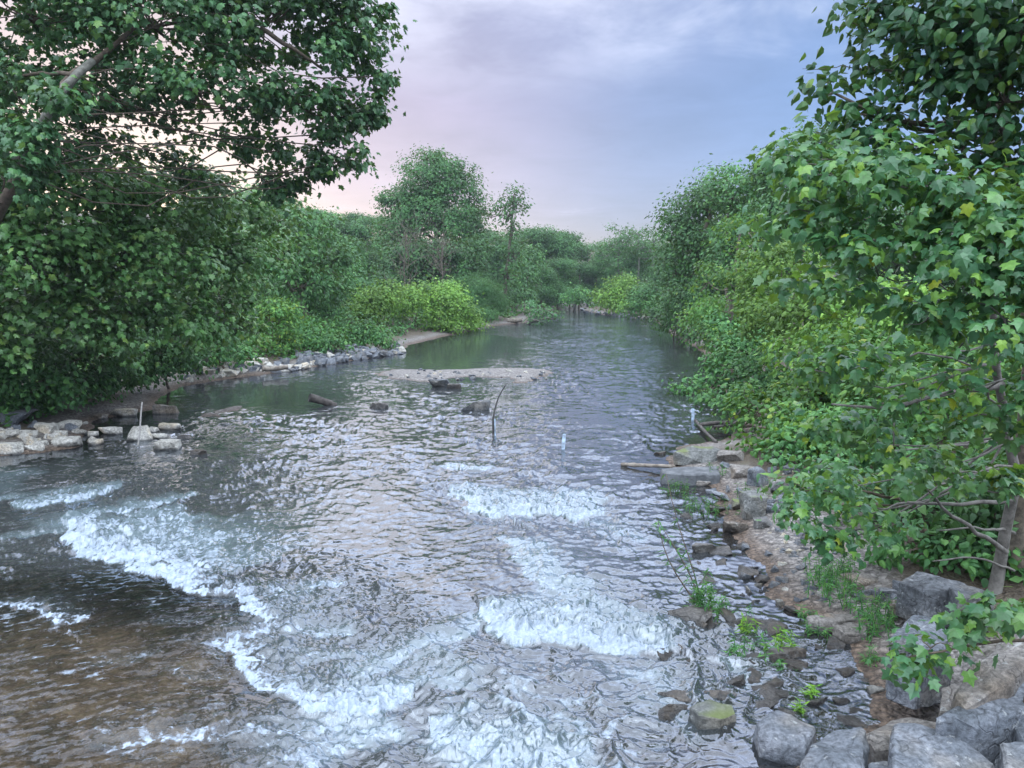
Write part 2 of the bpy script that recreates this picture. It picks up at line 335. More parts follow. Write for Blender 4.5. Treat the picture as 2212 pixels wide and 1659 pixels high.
# ------------------------------------------------------------------ water
# broken foam lines: polyline (left to right, pixels on the water), length of the tail downstream (m), strength, wave height
FOAM = [
    ([(40, 1092), (95, 1094), (150, 1088), (200, 1072), (270, 1050)], [0.5, 0.9, 0.8, 0.5, 0.2], 1.0, 0.14),
    ([(-60, 1082), (0, 1078), (40, 1076)], [0.7, 0.6, 0.3], 0.6, 0.05),
    ([(-60, 1040), (20, 1030), (80, 1020)], [0.5, 0.5, 0.3], 0.45, 0.03),
    ([(20, 1165), (80, 1160), (140, 1145)], [0.4, 0.5, 0.4], 0.5, 0.04),
    ([(140, 1135), (152, 1180), (190, 1206), (268, 1216), (290, 1242), (365, 1258), (395, 1292), (440, 1302), (502, 1298)], [0.4, 1.3, 1.6, 1.7, 1.6, 1.4, 1.0, 0.45, 0.25], 1.05, 0.20),
    ([(140, 1138), (250, 1108), (330, 1092), (410, 1074)], [0.7, 0.55, 0.35, 0.2], 0.85, 0.08),
    ([(505, 1302), (535, 1335), (562, 1372)], [0.45, 0.8, 0.5], 1.0, 0.14),
    ([(520, 1318), (600, 1298), (670, 1280), (735, 1262)], [0.5, 0.45, 0.3, 0.15], 0.8, 0.06),
    ([(545, 1395), (600, 1388), (690, 1376), (760, 1366)], [0.3, 0.35, 0.25, 0.15], 0.75, 0.06),
    ([(505, 1432), (525, 1478), (560, 1512), (645, 1536), (662, 1558), (730, 1562), (800, 1545), (850, 1530), (880, 1500)], [0.6, 0.6, 0.4, 0.4, 0.6, 0.75, 0.85, 0.8, 0.5], 1.05, 0.16),
    ([(505, 1435), (535, 1408), (575, 1386)], [0.35, 0.35, 0.3], 1.0, 0.10),
    ([(560, 1468), (620, 1450), (700, 1436), (790, 1420)], [0.2, 0.25, 0.2, 0.1], 0.6, 0.05),
    ([(850, 1490), (930, 1470), (1010, 1480)], [0.5, 0.6, 0.4], 0.55, 0.06),
    ([(790, 1470), (840, 1425), (900, 1396), (960, 1384), (1010, 1372), (1045, 1340)], [0.35, 0.3, 0.25, 0.25, 0.3, 0.4], 0.72, 0.08),
    ([(1040, 1325), (1062, 1362), (1120, 1392), (1160, 1384), (1200, 1372), (1250, 1398), (1320, 1402), (1385, 1400), (1440, 1412)], [0.5, 1.0, 1.2, 1.1, 0.8, 0.6, 0.45, 0.4, 0.25], 1.05, 0.24),
    ([(1280, 1350), (1340, 1365), (1400, 1372), (1435, 1400)], [0.5, 0.4, 0.35, 0.2], 0.7, 0.06),
    ([(1085, 1172), (1130, 1215), (1135, 1255), (1180, 1270), (1240, 1290)], [0.6, 0.6, 0.7, 0.6, 0.5], 0.72, 0.08),
    ([(975, 1062), (1000, 1085), (1022, 1098), (1075, 1118), (1130, 1102), (1190, 1108), (1245, 1122), (1300, 1100)], [0.4, 0.9, 0.8, 0.8, 0.7, 0.8, 0.9, 0.3], 0.88, 0.20),
    ([(1190, 1078), (1240, 1088), (1300, 1082)], [0.5, 0.8, 0.4], 0.75, 0.12),
    ([(1290, 1120), (1330, 1150), (1380, 1170)], [0.4, 0.4, 0.2], 0.5, 0.05),
    ([(955, 1012), (1000, 1018), (1050, 1014)], [0.5, 0.7, 0.3], 0.75, 0.10),
    ([(-60, 1340), (50, 1342), (100, 1354), (130, 1390), (160, 1380), (185, 1366)], [0.2, 0.22, 0.3, 0.4, 0.3, 0.2], 0.9, 0.05),
    ([(210, 1475), (260, 1480), (320, 1470)], [0.22, 0.3, 0.2], 0.62, 0.03),
    ([(330, 1385), (400, 1378), (480, 1364), (545, 1360)], [0.2, 0.22, 0.2, 0.15], 0.55, 0.03),
    ([(350, 1500), (430, 1508), (480, 1496)], [0.2, 0.3, 0.2], 0.55, 0.03),
    ([(230, 1675), (330, 1658), (430, 1645), (560, 1618), (700, 1590), (760, 1575)], [0.3, 0.35, 0.35, 0.3, 0.3, 0.25], 0.85, 0.10),
    ([(660, 1690), (700, 1640), (760, 1610), (830, 1590)], [0.4, 0.5, 0.45, 0.3], 0.85, 0.10),
    ([(935, 1572), (960, 1600), (1010, 1640), (1060, 1680)], [0.2, 0.35, 0.5, 0.6], 0.95, 0.16),
    ([(1030, 1690), (1090, 1660), (1150, 1655), (1240, 1668)], [0.5, 0.7, 0.6, 0.5], 0.8, 0.10),
    ([(1380, 1470), (1420, 1500), (1450, 1560), (1490, 1600)], [0.5, 0.5, 0.4, 0.3], 0.5, 0.04),
    ([(1560, 1440), (1600, 1462), (1620, 1480)], [0.3, 0.35, 0.2], 0.55, 0.03),
]
AREAS = [   # stretches of thin broken froth: outline, strength, soft edge (m)
    ([(142, 1132), (270, 1100), (400, 1080), (520, 1150), (520, 1240), (450, 1298), (370, 1262), (280, 1232), (160, 1198)], 0.62, 0.45),
    ([(1085, 1160), (1200, 1168), (1290, 1265), (1400, 1350), (1445, 1412), (1330, 1404), (1200, 1378), (1120, 1390), (1045, 1330), (1110, 1262)], 0.54, 0.35),
    ([(960, 1040), (1120, 1050), (1310, 1048), (1330, 1115), (1240, 1122), (1070, 1116), (985, 1090)], 0.55, 0.5),
    ([(900, 1545), (1020, 1560), (1180, 1600), (1280, 1680), (1000, 1720), (930, 1640)], 0.55, 0.3),
    ([(640, 1545), (760, 1500), (880, 1480), (900, 1545), (860, 1620), (700, 1660)], 0.60, 0.3),
    ([(220, 1650), (560, 1590), (780, 1560), (820, 1640), (600, 1740), (230, 1740)], 0.46, 0.35),
    ([(500, 1400), (660, 1372), (800, 1420), (640, 1450), (560, 1520), (500, 1460)], 0.48, 0.3),
    ([(505, 1300), (740, 1262), (640, 1320), (560, 1375)], 0.55, 0.3),
    ([(20, 1110), (60, 1050), (290, 1036), (210, 1085), (90, 1100)], 0.50, 0.4),
    ([(790, 1440), (900, 1385), (1050, 1350), (1040, 1400), (880, 1470), (830, 1500)], 0.42, 0.35),
    ([(1230, 1400), (1450, 1400), (1500, 1600), (1380, 1640), (1260, 1480)], 0.30, 0.4),
    ([(0, 1330), (110, 1345), (190, 1380), (130, 1400), (0, 1370)], 0.42, 0.3),
    ([(200, 1440), (340, 1455), (400, 1510), (520, 1490), (420, 1545), (230, 1500)], 0.34, 0.4),
    ([(1200, 1120), (1300, 1110), (1400, 1180), (1360, 1210), (1270, 1160)], 0.36, 0.4),
    ([(-100, 1000), (120, 1005), (60, 1065), (-100, 1085)], 0.34, 0.5)]
def stroke_fields(x, y):
    foam = np.zeros(x.shape); hgt = np.zeros(x.shape); lace = np.zeros(x.shape)
    j1 = fbm(x * 2.0, y * 2.0, 4, 71) * 0.32 + fbm(x * 7, y * 7, 3, 75) * 0.035; j2 = fbm(x * 2.0, y * 2.0, 4, 81) * 0.32 + fbm(x * 7, y * 7, 3, 85) * 0.035
    billow = np.abs(fbm(x * 3.0, y * 3.0, 4, 91, 0.6)) * 2.2
    for pts, tails, inten, wave in FOAM:
        W = np.array([flat(*p)[:2] for p in pts]); tails = np.array(tails) * 1.0
        mx = tails.max() * 3.4 + 1.0
        sel = np.where((x > W[:, 0].min() - mx) & (x < W[:, 0].max() + mx) & (y > W[:, 1].min() - mx) & (y < W[:, 1].max() + mx))[0]
        if len(sel) == 0: continue
        sc_ = np.clip(np.hypot(W[:, 0].mean(), W[:, 1].mean()) / 12.0, 0.6, 1.5)
        px = x[sel] + j1[sel] * sc_; py = y[sel] + j2[sel] * sc_
        bd = np.full(len(sel), 1e9); bs = np.zeros(len(sel)); bt = np.zeros(len(sel)); be = np.zeros(len(sel))
        n = len(W) - 1
        for i in range(n):
            a = W[i]; e = W[i + 1] - a; L2 = e @ e + 1e-9
            tr = ((px - a[0]) * e[0] + (py - a[1]) * e[1]) / L2; t = np.clip(tr, 0, 1)
            d = np.hypot(px - a[0] - t * e[0], py - a[1] - t * e[1])
            s = e[0] * (py - a[1]) - e[1] * (px - a[0])
            m = d < bd
            bd[m] = d[m]; bs[m] = s[m]; bt[m] = tails[i] + (tails[i + 1] - tails[i]) * t[m]
            end = np.zeros(len(sel))
            if i == 0: end = np.where(tr < 0, -tr * math.sqrt(L2), 0)
            if i == n - 1: end = np.where(tr > 1, (tr - 1) * math.sqrt(L2), end)
            be[m] = end[m]
        down = bs > 0
        f = np.where(down, np.exp(-(bd / (0.85 * bt + 0.05)) ** 1.1), np.clip(1 - bd / 0.07, 0, 1))
        f = f * np.exp(-(be / 0.2) ** 2)
        foam[sel] = np.maximum(foam[sel], inten * f)
        lace[sel] = np.maximum(lace[sel], inten * np.where(down, np.exp(-bd / (1.7 * bt + 0.1)), 0) * np.exp(-(be / 0.35) ** 2))
        wv = np.where(down, np.exp(-(np.maximum(bd - 0.12, 0) / (0.35 + 0.45 * bt)) ** 2) * sstep(-0.12, 0.40, bd), 0) - 0.30 * np.where(down, 0, np.exp(-(bd / 0.35) ** 2)) * sstep(0, 0.1, bd)
        hgt[sel] += wave * wv * np.exp(-(be / 0.3) ** 2) * (0.75 + 0.5 * billow[sel])
    foam *= 0.88
    jx = x + 1.3 * j1; jy = y + 1.3 * j2
    for q, amt, soft in AREAS:
        W = np.array([flat(*p)[:2] for p in q]); sel = np.where((jx > W[:, 0].min() - 1) & (jx < W[:, 0].max() + 1) & (jy > W[:, 1].min() - 1) & (jy < W[:, 1].max() + 1))[0]
        if len(sel) == 0: continue
        foam[sel] = np.maximum(foam[sel], amt * sstep(0.05, -soft, poly_sd(jx[sel], jy[sel], W)))
    return foam, hgt, billow, lace
CALM = [(985, 755, 170, 42, 1.0), (560, 850, 190, 38, 0.8), (300, 905, 130, 25, 0.9), (1480, 740, 70, 50, 0.7), (1640, 1230, 110, 50, 0.6), (150, 1000, 200, 30, 0.5), (1030, 820, 60, 6, 1.0), (1780, 1520, 120, 60, 0.7)]
def build_water():
    a0 = np.radians(np.concatenate([np.linspace(-58, -38, 130, endpoint=False), np.linspace(-38, 38, 1150, endpoint=False), np.linspace(38, 58, 130)]))
    k = -0.75
    rr = (np.linspace(3.4 ** k, 185 ** k, 830)) ** (1 / k)
    T, RR = np.meshgrid(a0, rr); nr, nc = RR.shape
    x = (RR * np.sin(T)).ravel(); y = (RR * np.cos(T)).ravel(); r = RR.ravel()
    u, v = project(np.stack([x, y, np.zeros_like(x)], 1))
    sd = poly_sd(x, y, RIVER)
    foam, fh, billow, lc = stroke_fields(x, y)
    calm = np.zeros_like(x)
    for cu, cv, su, sv, amt in CALM: calm = np.maximum(calm, amt * np.exp(-(((u - cu) / su) ** 2 + ((v - cv) / sv) ** 2) ** 1.5))
    calm = np.maximum(calm, 0.8 * sstep(-1.2, -0.1, sd))
    wx = x + 0.30 * fbm(x * 0.9, y * 0.9, 2, 41); wy = y + 0.30 * fbm(x * 0.9, y * 0.9, 2, 43)
    A = 0.030 * sstep(75, 25, r) + 0.018 * sstep(26, 14, r) + 0.006
    A = A * (1 - 0.88 * calm) * (0.75 + 0.9 * fbm(x * 0.25, y * 0.25, 2, 51))
    pt = 0.50 + 0.95 * sstep(-0.35, 0.40, fbm(x * 0.42 + 0.25 * y, y * 0.13, 3, 55) + 0.3 * fbm(x * 1.1, y * 0.5, 2, 56))
    A = A * pt
    fl = sstep(820, 300, u) * sstep(1180, 1330, v)                    # thin fast sheet sliding over the ledge
    A = A * (1 - 0.70 * fl)
    wx3 = x + 0.10 * fbm(x * 2.7, y * 2.7, 2, 45); wy3 = y + 0.10 * fbm(x * 2.7, y * 2.7, 2, 47)
    c1 = ridge(wx * 1.05, wy * 1.5, 61) ** 2; c2 = ridge(wx * 2.3, wy * 3.1, 62) ** 2; c3 = ridge(wx3 * 4.6, wy3 * 6.4, 63) ** 2; c4 = ridge(wx3 * 9.5, wy3 * 13, 64)
    lod = sstep(60, 22, r); lod4 = sstep(24, 12, r)
    z = A * (0.9 * (c1 - 0.5) + 0.70 * (c2 - 0.5) + 0.46 * lod * (c3 - 0.5) + 0.24 * lod4 * (c4 - 0.5))
    st = fl * 0.020 * fbm((x * 0.9 + y * 0.43) * 2.2, (-x * 0.43 + y * 0.9) * 10.0, 3, 66)
    z += st + 0.05 * fbm(x * 0.35, y * 0.35, 2, 57) * sstep(30, 12, r)
    z += 0.22 * fl * sstep(20, 6, r)
    # scattered froth in the churned stretch
    churn = sstep(760, 1000, u) * sstep(1500, 1380, u) * sstep(1360, 1480, v) * 0.75 + 0.55 * np.exp(-(((u - 1120) / 260) ** 2 + ((v - 1090) / 90) ** 2)) + 0.28 * sstep(1100, 1300, v) * sstep(700, 350, u)
    lace = ridge(wx * 1.7 + 3, wy * 2.6, 101) * 0.6 + ridge(wx * 4.4, wy * 6.5, 103) * 0.4
    fr = churn * sstep(0.62, 0.98, lace + 0.25 * fbm(x * 0.8, y * 0.8, 2, 107)) * 0.75
    flecks = np.maximum(sstep(0.40, 0.62, fbm(wx3 * 8, wy3 * 12, 3, 111)) * sstep(24, 9, r) * 0.34 * (1 - calm), fl * sstep(0.18, 0.55, fbm((x * 0.9 + y * 0.43) * 4.0, (-x * 0.43 + y * 0.9) * 17, 3, 113) + 0.5 * fbm(x * 0.9, y * 0.9, 2, 115)) * 0.55)
    tex = fbm(wx * 2.6, wy * 4.2, 4, 121, 0.6); tex2 = fbm(wx * 9, wy * 13, 3, 125, 0.6)
    ff = foam * 1.0
    strand = 1 - np.abs(fbm(wx3 * 3.6 + 7, wy3 * 6.2, 4, 161, 0.66)) * 2.6
    grain = perlin(x * 19, y * 24, 165)
    th = np.clip(0.86 - 0.42 * strand + 0.34 * tex2 + 0.30 * tex + 0.16 * grain, 0.05, 1.1)
    fo = sstep(-0.20, 0.24, ff * 0.92 - th) * np.clip(0.34 + 0.66 * ff, 0, 0.97)
    la = ridge((x * 0.94 + y * 0.34) * 1.3 + 0.5 * tex, (-x * 0.34 + y * 0.94) * 4.2, 171) * 0.6 + ridge(wx3 * 3.2, wy3 * 7.5, 173) * 0.4 + 0.22 * tex2
    fo = np.maximum(fo, sstep(0.95, 1.45, la + 0.62 * lc) * 0.62)
    fo = np.maximum(fo, np.clip(fr + 0.3 * fr * tex2, 0, 1)); fo = np.maximum(fo, flecks)
    z += fh * 0.58 + 0.045 * np.minimum(foam, 1) * (billow - 0.4) + lod4 * fo * (0.022 * perlin(x * 8, y * 8, 131) + 0.012 * np.abs(perlin(x * 21, y * 21, 133)))
    # splashing crests
    z += 0.08 * sstep(0.6, 1.0, foam) * np.maximum(fbm(x * 3.5, y * 3.5, 3, 141), 0) * sstep(16, 9, r)
    x2 = x + 0.03 * foam * fbm(x * 5, y * 5, 2, 151); y2 = y + 0.03 * foam * fbm(x * 5, y * 5, 2, 153)
    shal = np.clip(0.75 * fl + 0.75 * sstep(-2.2, -0.1, sd) + 0.35 * sstep(1000, 600, u) * sstep(1100, 1300, v), 0, 1)
    i = np.arange(nr * nc).reshape(nr, nc)
    q = np.stack([i[:-1, :-1], i[:-1, 1:], i[1:, 1:], i[1:, :-1]], -1).reshape(-1, 4)
    me = np_mesh('water', np.stack([x2, y2, z], 1), q, True, {'foam': fo, 'shallow': shal, 'calm': calm, 'aer': np.clip(0.8 * foam + 0.35 * lc + 0.5 * fr, 0, 1), 'slide': fl, 'ripple': (0.58 - 0.10 * sstep(50, 20, r)) * (0.45 + 0.55 * pt)})
    m, nt, out = new_mat('river_water')
    pz = pos_(nt); fa = attr(nt, 'foam'); sh = attr(nt, 'shallow'); ca = attr(nt, 'calm'); ae = attr(nt, 'aer')
    mp = N(nt, 'ShaderNodeMapping'); nt.links.new(pz, mp.inputs[0]); mp.inputs['Scale'].default_value = (1, 1.5, 1)
    def nvec(scale, detail):
        n = N(nt, 'ShaderNodeTexNoise'); n.inputs['Scale'].default_value = scale; n.inputs['Detail'].default_value = detail; n.inputs['Roughness'].default_value = 0.55; n.inputs['Distortion'].default_value = 0.7
        nt.links.new(mp.outputs[0], n.inputs['Vector'])
        a = nt.nodes.new('ShaderNodeVectorMath'); a.operation = 'SUBTRACT'; nt.links.new(n.outputs['Color'], a.inputs[0]); a.inputs[1].default_value = (0.5, 0.5, 0.5); return a.outputs[0]
    va = nt.nodes.new('ShaderNodeVectorMath'); va.operation = 'ADD'; nt.links.new(nvec(10, 4), va.inputs[0]); nt.links.new(nvec(2.2, 2), va.inputs[1])
    patch = smooth_(nt, noise_(nt, pz, 0.16, 3, 0.5), 0.36, 0.62, 0.55, 1.25)
    amp = math_(nt, 'MULTIPLY', math_(nt, 'MULTIPLY', smooth_(nt, ca, 0.0, 0.9, 1.0, 0.06), attr(nt, 'ripple')), patch)
    vs = nt.nodes.new('ShaderNodeVectorMath'); vs.operation = 'SCALE'; nt.links.new(va.outputs[0], vs.inputs[0]); nt.links.new(amp, vs.inputs['Scale'])
    vm = nt.nodes.new('ShaderNodeVectorMath'); vm.operation = 'MULTIPLY'; nt.links.new(vs.outputs[0], vm.inputs[0]); vm.inputs[1].default_value = (0.8, 1.0, 0.0)
    gn = nt.nodes.new('ShaderNodeNewGeometry'); vn = nt.nodes.new('ShaderNodeVectorMath'); vn.operation = 'ADD'; nt.links.new(gn.outputs['Normal'], vn.inputs[0]); nt.links.new(vm.outputs[0], vn.inputs[1])
    bp = nt.nodes.new('ShaderNodeVectorMath'); bp.operation = 'NORMALIZE'; nt.links.new(vn.outputs[0], bp.inputs[0])
    gl = N(nt, 'ShaderNodeBsdfGlossy'); gl.inputs['Roughness'].default_value = 0.09; gl.inputs['Color'].default_value = (0.86, 0.92, 1.0, 1)
    nt.links.new(bp.outputs[0], gl.inputs['Normal'])
    fr_ = N(nt, 'ShaderNodeFresnel'); fr_.inputs['IOR'].default_value = 2.1; nt.links.new(bp.outputs[0], fr_.inputs['Normal']); nt.links.new(smooth_(nt, attr(nt, 'slide'), 0.0, 1.0, 2.2, 1.5), fr_.inputs['IOR'])
    murk = N(nt, 'ShaderNodeBsdfDiffuse')
    mcol = mixc(nt, smooth_(nt, ae, 0.05, 0.7), (0.050, 0.055, 0.057), (0.14, 0.185, 0.20))
    nt.links.new(mcol, murk.inputs['Color'])
    tr = N(nt, 'ShaderNodeBsdfTransparent'); tr.inputs['Color'].default_value = (0.80, 0.74, 0.62, 1)
    mx1 = nt.nodes.new('ShaderNodeMixShader')
    nt.links.new(smooth_(nt, sh, 0.0, 1.0, 0.80, 0.12), mx1.inputs[0]); nt.links.new(tr.outputs[0], mx1.inputs[1]); nt.links.new(murk.outputs[0], mx1.inputs[2])
    mx2 = nt.nodes.new('ShaderNodeMixShader'); nt.links.new(fr_.outputs[0], mx2.inputs[0]); nt.links.new(mx1.outputs[0], mx2.inputs[1]); nt.links.new(gl.outputs[0], mx2.inputs[2])
    fd = N(nt, 'ShaderNodeBsdfPrincipled'); fd.inputs['Roughness'].default_value = 0.5; fd.inputs['Base Color'].default_value = (0.37, 0.425, 0.50, 1)
    fn = noise_(nt, pz, 22, 5, 0.72, 0.8); fn0 = noise_(nt, pz, 9, 4, 0.65, 0.8)
    nt.links.new(ramp(nt, math_(nt, 'ADD', math_(nt, 'MULTIPLY', fn, 0.5), math_(nt, 'MULTIPLY', fn0, 0.5)), [(0.38, (0.20, 0.25, 0.30)), (0.50, (0.29, 0.35, 0.42)), (0.62, (0.39, 0.45, 0.525))]), fd.inputs['Base Color'])
    fb = N(nt, 'ShaderNodeBump'); fb.inputs['Strength'].default_value = 0.4; fb.inputs['Distance'].default_value = 0.03; nt.links.new(fn, fb.inputs['Height']); nt.links.new(fb.outputs[0], fd.inputs['Normal'])
    ff2 = math_(nt, 'ADD', fa, math_(nt, 'MULTIPLY', math_(nt, 'SUBTRACT', fn, 0.5), math_(nt, 'MULTIPLY', smooth_(nt, fa, 0.0, 0.25), 0.8)), None, True)
    fm = smooth_(nt, ff2, 0.25, 0.85)
    mx3 = nt.nodes.new('ShaderNodeMixShader'); nt.links.new(fm, mx3.inputs[0]); nt.links.new(mx2.outputs[0], mx3.inputs[1]); nt.links.new(fd.outputs[0], mx3.inputs[2])
    nt.links.new(mx3.outputs[0], out.inputs[0])
    o = link('water', me, m); tag(o, kind='structure', label='fast creek water with white foam over a ledge', cat='river')
build_water()

# ------------------------------------------------------------------ leaves, tubes, trees
def fold(pts, k=0.25):
    return [(x, y, -k * abs(x) - 0.12 * y * y) for x, y in pts]
_half = [(0.22, -0.04), (0.50, 0.16), (0.36, 0.30), (0.56, 0.60), (0.27, 0.62), (0.0, 1.0)]
_out = [(0.0, 0.06)] + _half + [(-x, y) for x, y in reversed(_half[:-1])]
SYC = (np.array([(0, 0.36, 0.02)] + fold(_out)), np.array([(0, i, i % len(_out) + 1) for i in range(1, len(_out) + 1)]), 0.55)
_h2 = [(0.28, 0.10), (0.40, 0.36), (0.26, 0.66), (0.0, 1.0)]
_o2 = [(0.0, 0.0)] + _h2 + [(-x, y) for x, y in reversed(_h2[:-1])]
HEART = (np.array([(0, 0.40, 0.03)] + fold(_o2)), np.array([(0, i, i % len(_o2) + 1) for i in range(1, len(_o2) + 1)]), 0.5)
RHOMB = (np.array([(0, 0, 0), (0.32, 0.45, -0.10), (0, 1, -0.12), (-0.32, 0.45, -0.10)]), np.array([(0, 1, 2), (0, 2, 3)]), 0.32)
NARROW = (np.array([(0, 0, 0), (0.10, 0.4, -0.03), (0, 1, -0.2), (-0.10, 0.4, -0.03)]), np.array([(0, 1, 2), (0, 2, 3)]), 0.10)
def unit(a): return a / (np.linalg.norm(a, axis=-1, keepdims=True) + 1e-9)
def leaf_arrays(P, Nn, Td, S, tmpl):
    tv, tf, _ = tmpl; n = len(P)
    Nn = unit(Nn); T = unit(Td - Nn * (Td * Nn).sum(-1, keepdims=True)); B = np.cross(T, Nn)
    g_ = np.random.default_rng(n); wz = g_.uniform(0.1, 2.6, n)[:, None, None]; wx_ = g_.uniform(0.72, 1.08, n)[:, None, None]
    V = P[:, None] + S[:, None, None] * (wx_ * tv[None, :, 0:1] * B[:, None] + tv[None, :, 1:2] * T[:, None] + wz * tv[None, :, 2:3] * Nn[:, None])
    Fc = (tf[None] + (np.arange(n) * len(tv))[:, None, None]).reshape(-1, 3)
    return V.reshape(-1, 3), Fc
class Tubes:
    def __init__(s): s.v = []; s.f = []; s.n = 0
    def add(s, pts, rad, sides=6, wob=0.0, rng=None):
        pts = np.asarray(pts, float); rad = np.broadcast_to(np.asarray(rad, float), (len(pts),))
        t = unit(np.gradient(pts, axis=0)); ref = np.array([0.31, 0.2, 0.93]) if abs(t[:, 2]).mean() < 0.8 else np.array([1.0, 0.1, 0.0])
        a = unit(np.cross(t, ref)); b = np.cross(t, a)
        an = np.arange(sides) * 2 * math.pi / sides
        ring = np.cos(an)[None, :, None] * a[:, None] + np.sin(an)[None, :, None] * b[:, None]
        rr = rad[:, None, None]
        if wob and rng is not None: rr = rr * (1 + wob * rng.normal(size=(len(pts), sides, 1)))
        V = pts[:, None] + ring * rr
        k = len(pts); i = np.arange(k * sides).reshape(k, sides)
        q = np.stack([i[:-1], np.roll(i, -1, 1)[:-1], np.roll(i, -1, 1)[1:], i[1:]], -1).reshape(-1, 4)
        base = s.n; V = V.reshape(-1, 3)
        tri = np.concatenate([q[:, [0, 1, 2]], q[:, [0, 2, 3]]])
        caps = []
        for row, c in ((0, pts[0]), (k - 1, pts[-1])):
            V = np.vstack([V, c[None]]); ci = len(V) - 1
            for j in range(sides): caps.append((i[row, j], i[row, (j + 1) % sides], ci))
        tri = np.concatenate([tri, np.array(caps)])
        s.v.append(V); s.f.append(tri + base); s.n += len(V)
    def mesh(s, name, off): return np_mesh(name, np.vstack(s.v) - np.asarray(off)[None], np.vstack(s.f), True)
def curve_pts(a, b, n, bend, rng):
    a = np.asarray(a, float); b = np.asarray(b, float); t = np.linspace(0, 1, n)[:, None]
    L = np.linalg.norm(b - a); c = a * (1 - t) + b * t
    off = rng.normal(size=3) * bend * L
    c = c + np.sin(t * math.pi) * off + np.sin(t * 2 * math.pi) * rng.normal(size=3) * bend * 0.4 * L
    return c
def crown_pts(lobes, leafarea, size, lai, per, cr, rng, droop):
    P = []; Nn = []; Td = []; clumps = []
    for lob in lobes:
        c, r3 = lob[0], lob[1]; k = lob[2] if len(lob) > 2 else 1.0
        n = int(k * lai * math.pi * r3[0] * r3[2] / (leafarea * size * size) / 0.6)
        nc = max(4, int(n / per))
        d = unit(rng.normal(size=(nc, 3))); d[:, 2] = np.where(d[:, 2] < -0.6, -d[:, 2] * 0.5, d[:, 2])
        rad = 0.35 + 0.65 * rng.random(nc) ** 0.5
        C = c + unit(d) * r3 * rad[:, None] * (1 + 0.12 * rng.normal(size=(nc, 1)))
        sz = cr * (0.6 + 0.8 * rng.random(nc))
        m = rng.integers(int(per * 0.5), int(per * 1.5) + 1, nc)
        ci = np.repeat(np.arange(nc), m)
        off = rng.normal(size=(len(ci), 3)) * np.array([0.62, 0.62, 0.42]) * sz[ci][:, None]
        p = C[ci] + off
        outw = unit((p - c) / r3) * 0.8 + unit(off) * 0.6
        P.append(p); Nn.append(np.array([0, 0, 0.55]) + outw * 0.62 + rng.normal(size=p.shape) * 0.42)
        Td.append(outw + np.array([0, 0, -droop]) + rng.normal(size=p.shape) * 0.5); clumps.append((c, C))
    return np.vstack(P), np.vstack(Nn), np.vstack(Td), clumps
def pxlobes(L, lift=False):
    out = []
    for l in L:
        u, v, d, ru, rv = l[:5]; k = l[5] if len(l) > 5 else 1.0
        c = at(u, v, d)
        while lift and d > 5 and c[2] < max(tz(c[0], c[1]), 0) + 0.55 * rv * d / F: d *= 0.975; c = at(u, v, d)
        s = d / F
        out.append((c, np.array([ru * s, (ru + rv) * 0.5 * s, rv * s]), k))
    return out
def tree(name, label, cat, lobes, base, trunk, leaf=RHOMB, size=0.3, lai=3.0, per=30, cr=0.6, mat='leaf_mid', bark='bark', seed=1, group=None,
         twigs=0.5, droop=0.5, r0=0.2, limbs=True, extra=None, twr=0.012, lk=0.6):
    """lobes: world ellipsoids; base: world foot; trunk: list of world points from the foot up"""
    rng = np.random.default_rng(seed)
    base = np.asarray(base, float)
    root = empty(name, base, label, cat, group)
    tb = Tubes(); tr = np.asarray(trunk, float)
    t = np.linspace(0, 1, len(tr)); tt = np.linspace(0, 1, 14)
    tp = np.stack([np.interp(tt, t, tr[:, i]) for i in range(3)], 1); tp[1:-1] += rng.normal(size=(12, 3)) * r0 * 0.25
    tb.add(tp, r0 * (1.15 - 0.85 * tt) + 0.25 * r0 * np.exp(-tt * 18), 9, 0.05, rng)
    P, Nn, Td, clumps = crown_pts(lobes, leaf[2], size, lai, per, cr, rng, droop)
    for c, C in clumps:
        if limbs:
            dd = np.linalg.norm(tp - c, axis=1) + np.where(tp[:, 2] > c[2], 3, 0) + np.where(tt < 0.25, 4, 0)
            k = int(np.argmin(dd)); cp = curve_pts(tp[k], c, 7, 0.10, rng)
            rl = r0 * (1.15 - 0.85 * tt[k]) * lk
            tb.add(cp, np.linspace(rl, max(rl * 0.35, twr * 1.5), 7), 6, 0.06, rng)
        nt_ = int(len(C) * twigs)
        for q in C[rng.permutation(len(C))[:nt_]]:
            tb.add(curve_pts(c, q, 5, 0.10, rng), np.linspace(twr * 2.0, twr * 0.6, 5), 4)
    if extra:
        for pts, ra in extra:
            pts = np.asarray(pts, float); s = np.linspace(0, 1, len(pts)); s2 = np.linspace(0, 1, 10)
            tb.add(np.stack([np.interp(s2, s, pts[:, i]) for i in range(3)], 1) + rng.normal(size=(10, 3)) * 0.012, np.linspace(ra[0], ra[1], 10), 7, 0.05, rng)
    link('trunk', tb.mesh('trunk', base), M[bark], root)
    S = size * (0.6 + 0.6 * rng.random(len(P)))
    V, Fc = leaf_arrays(P, Nn, Td, S, leaf)
    link('crown', np_mesh('crown', V - base[None], Fc, False), M[mat], root)
    return root
def foot(u, d, zoff=-0.1):
    x = (u - CX) / F * d; return np.array([x, d, max(tz(x, d), 0) + zoff])

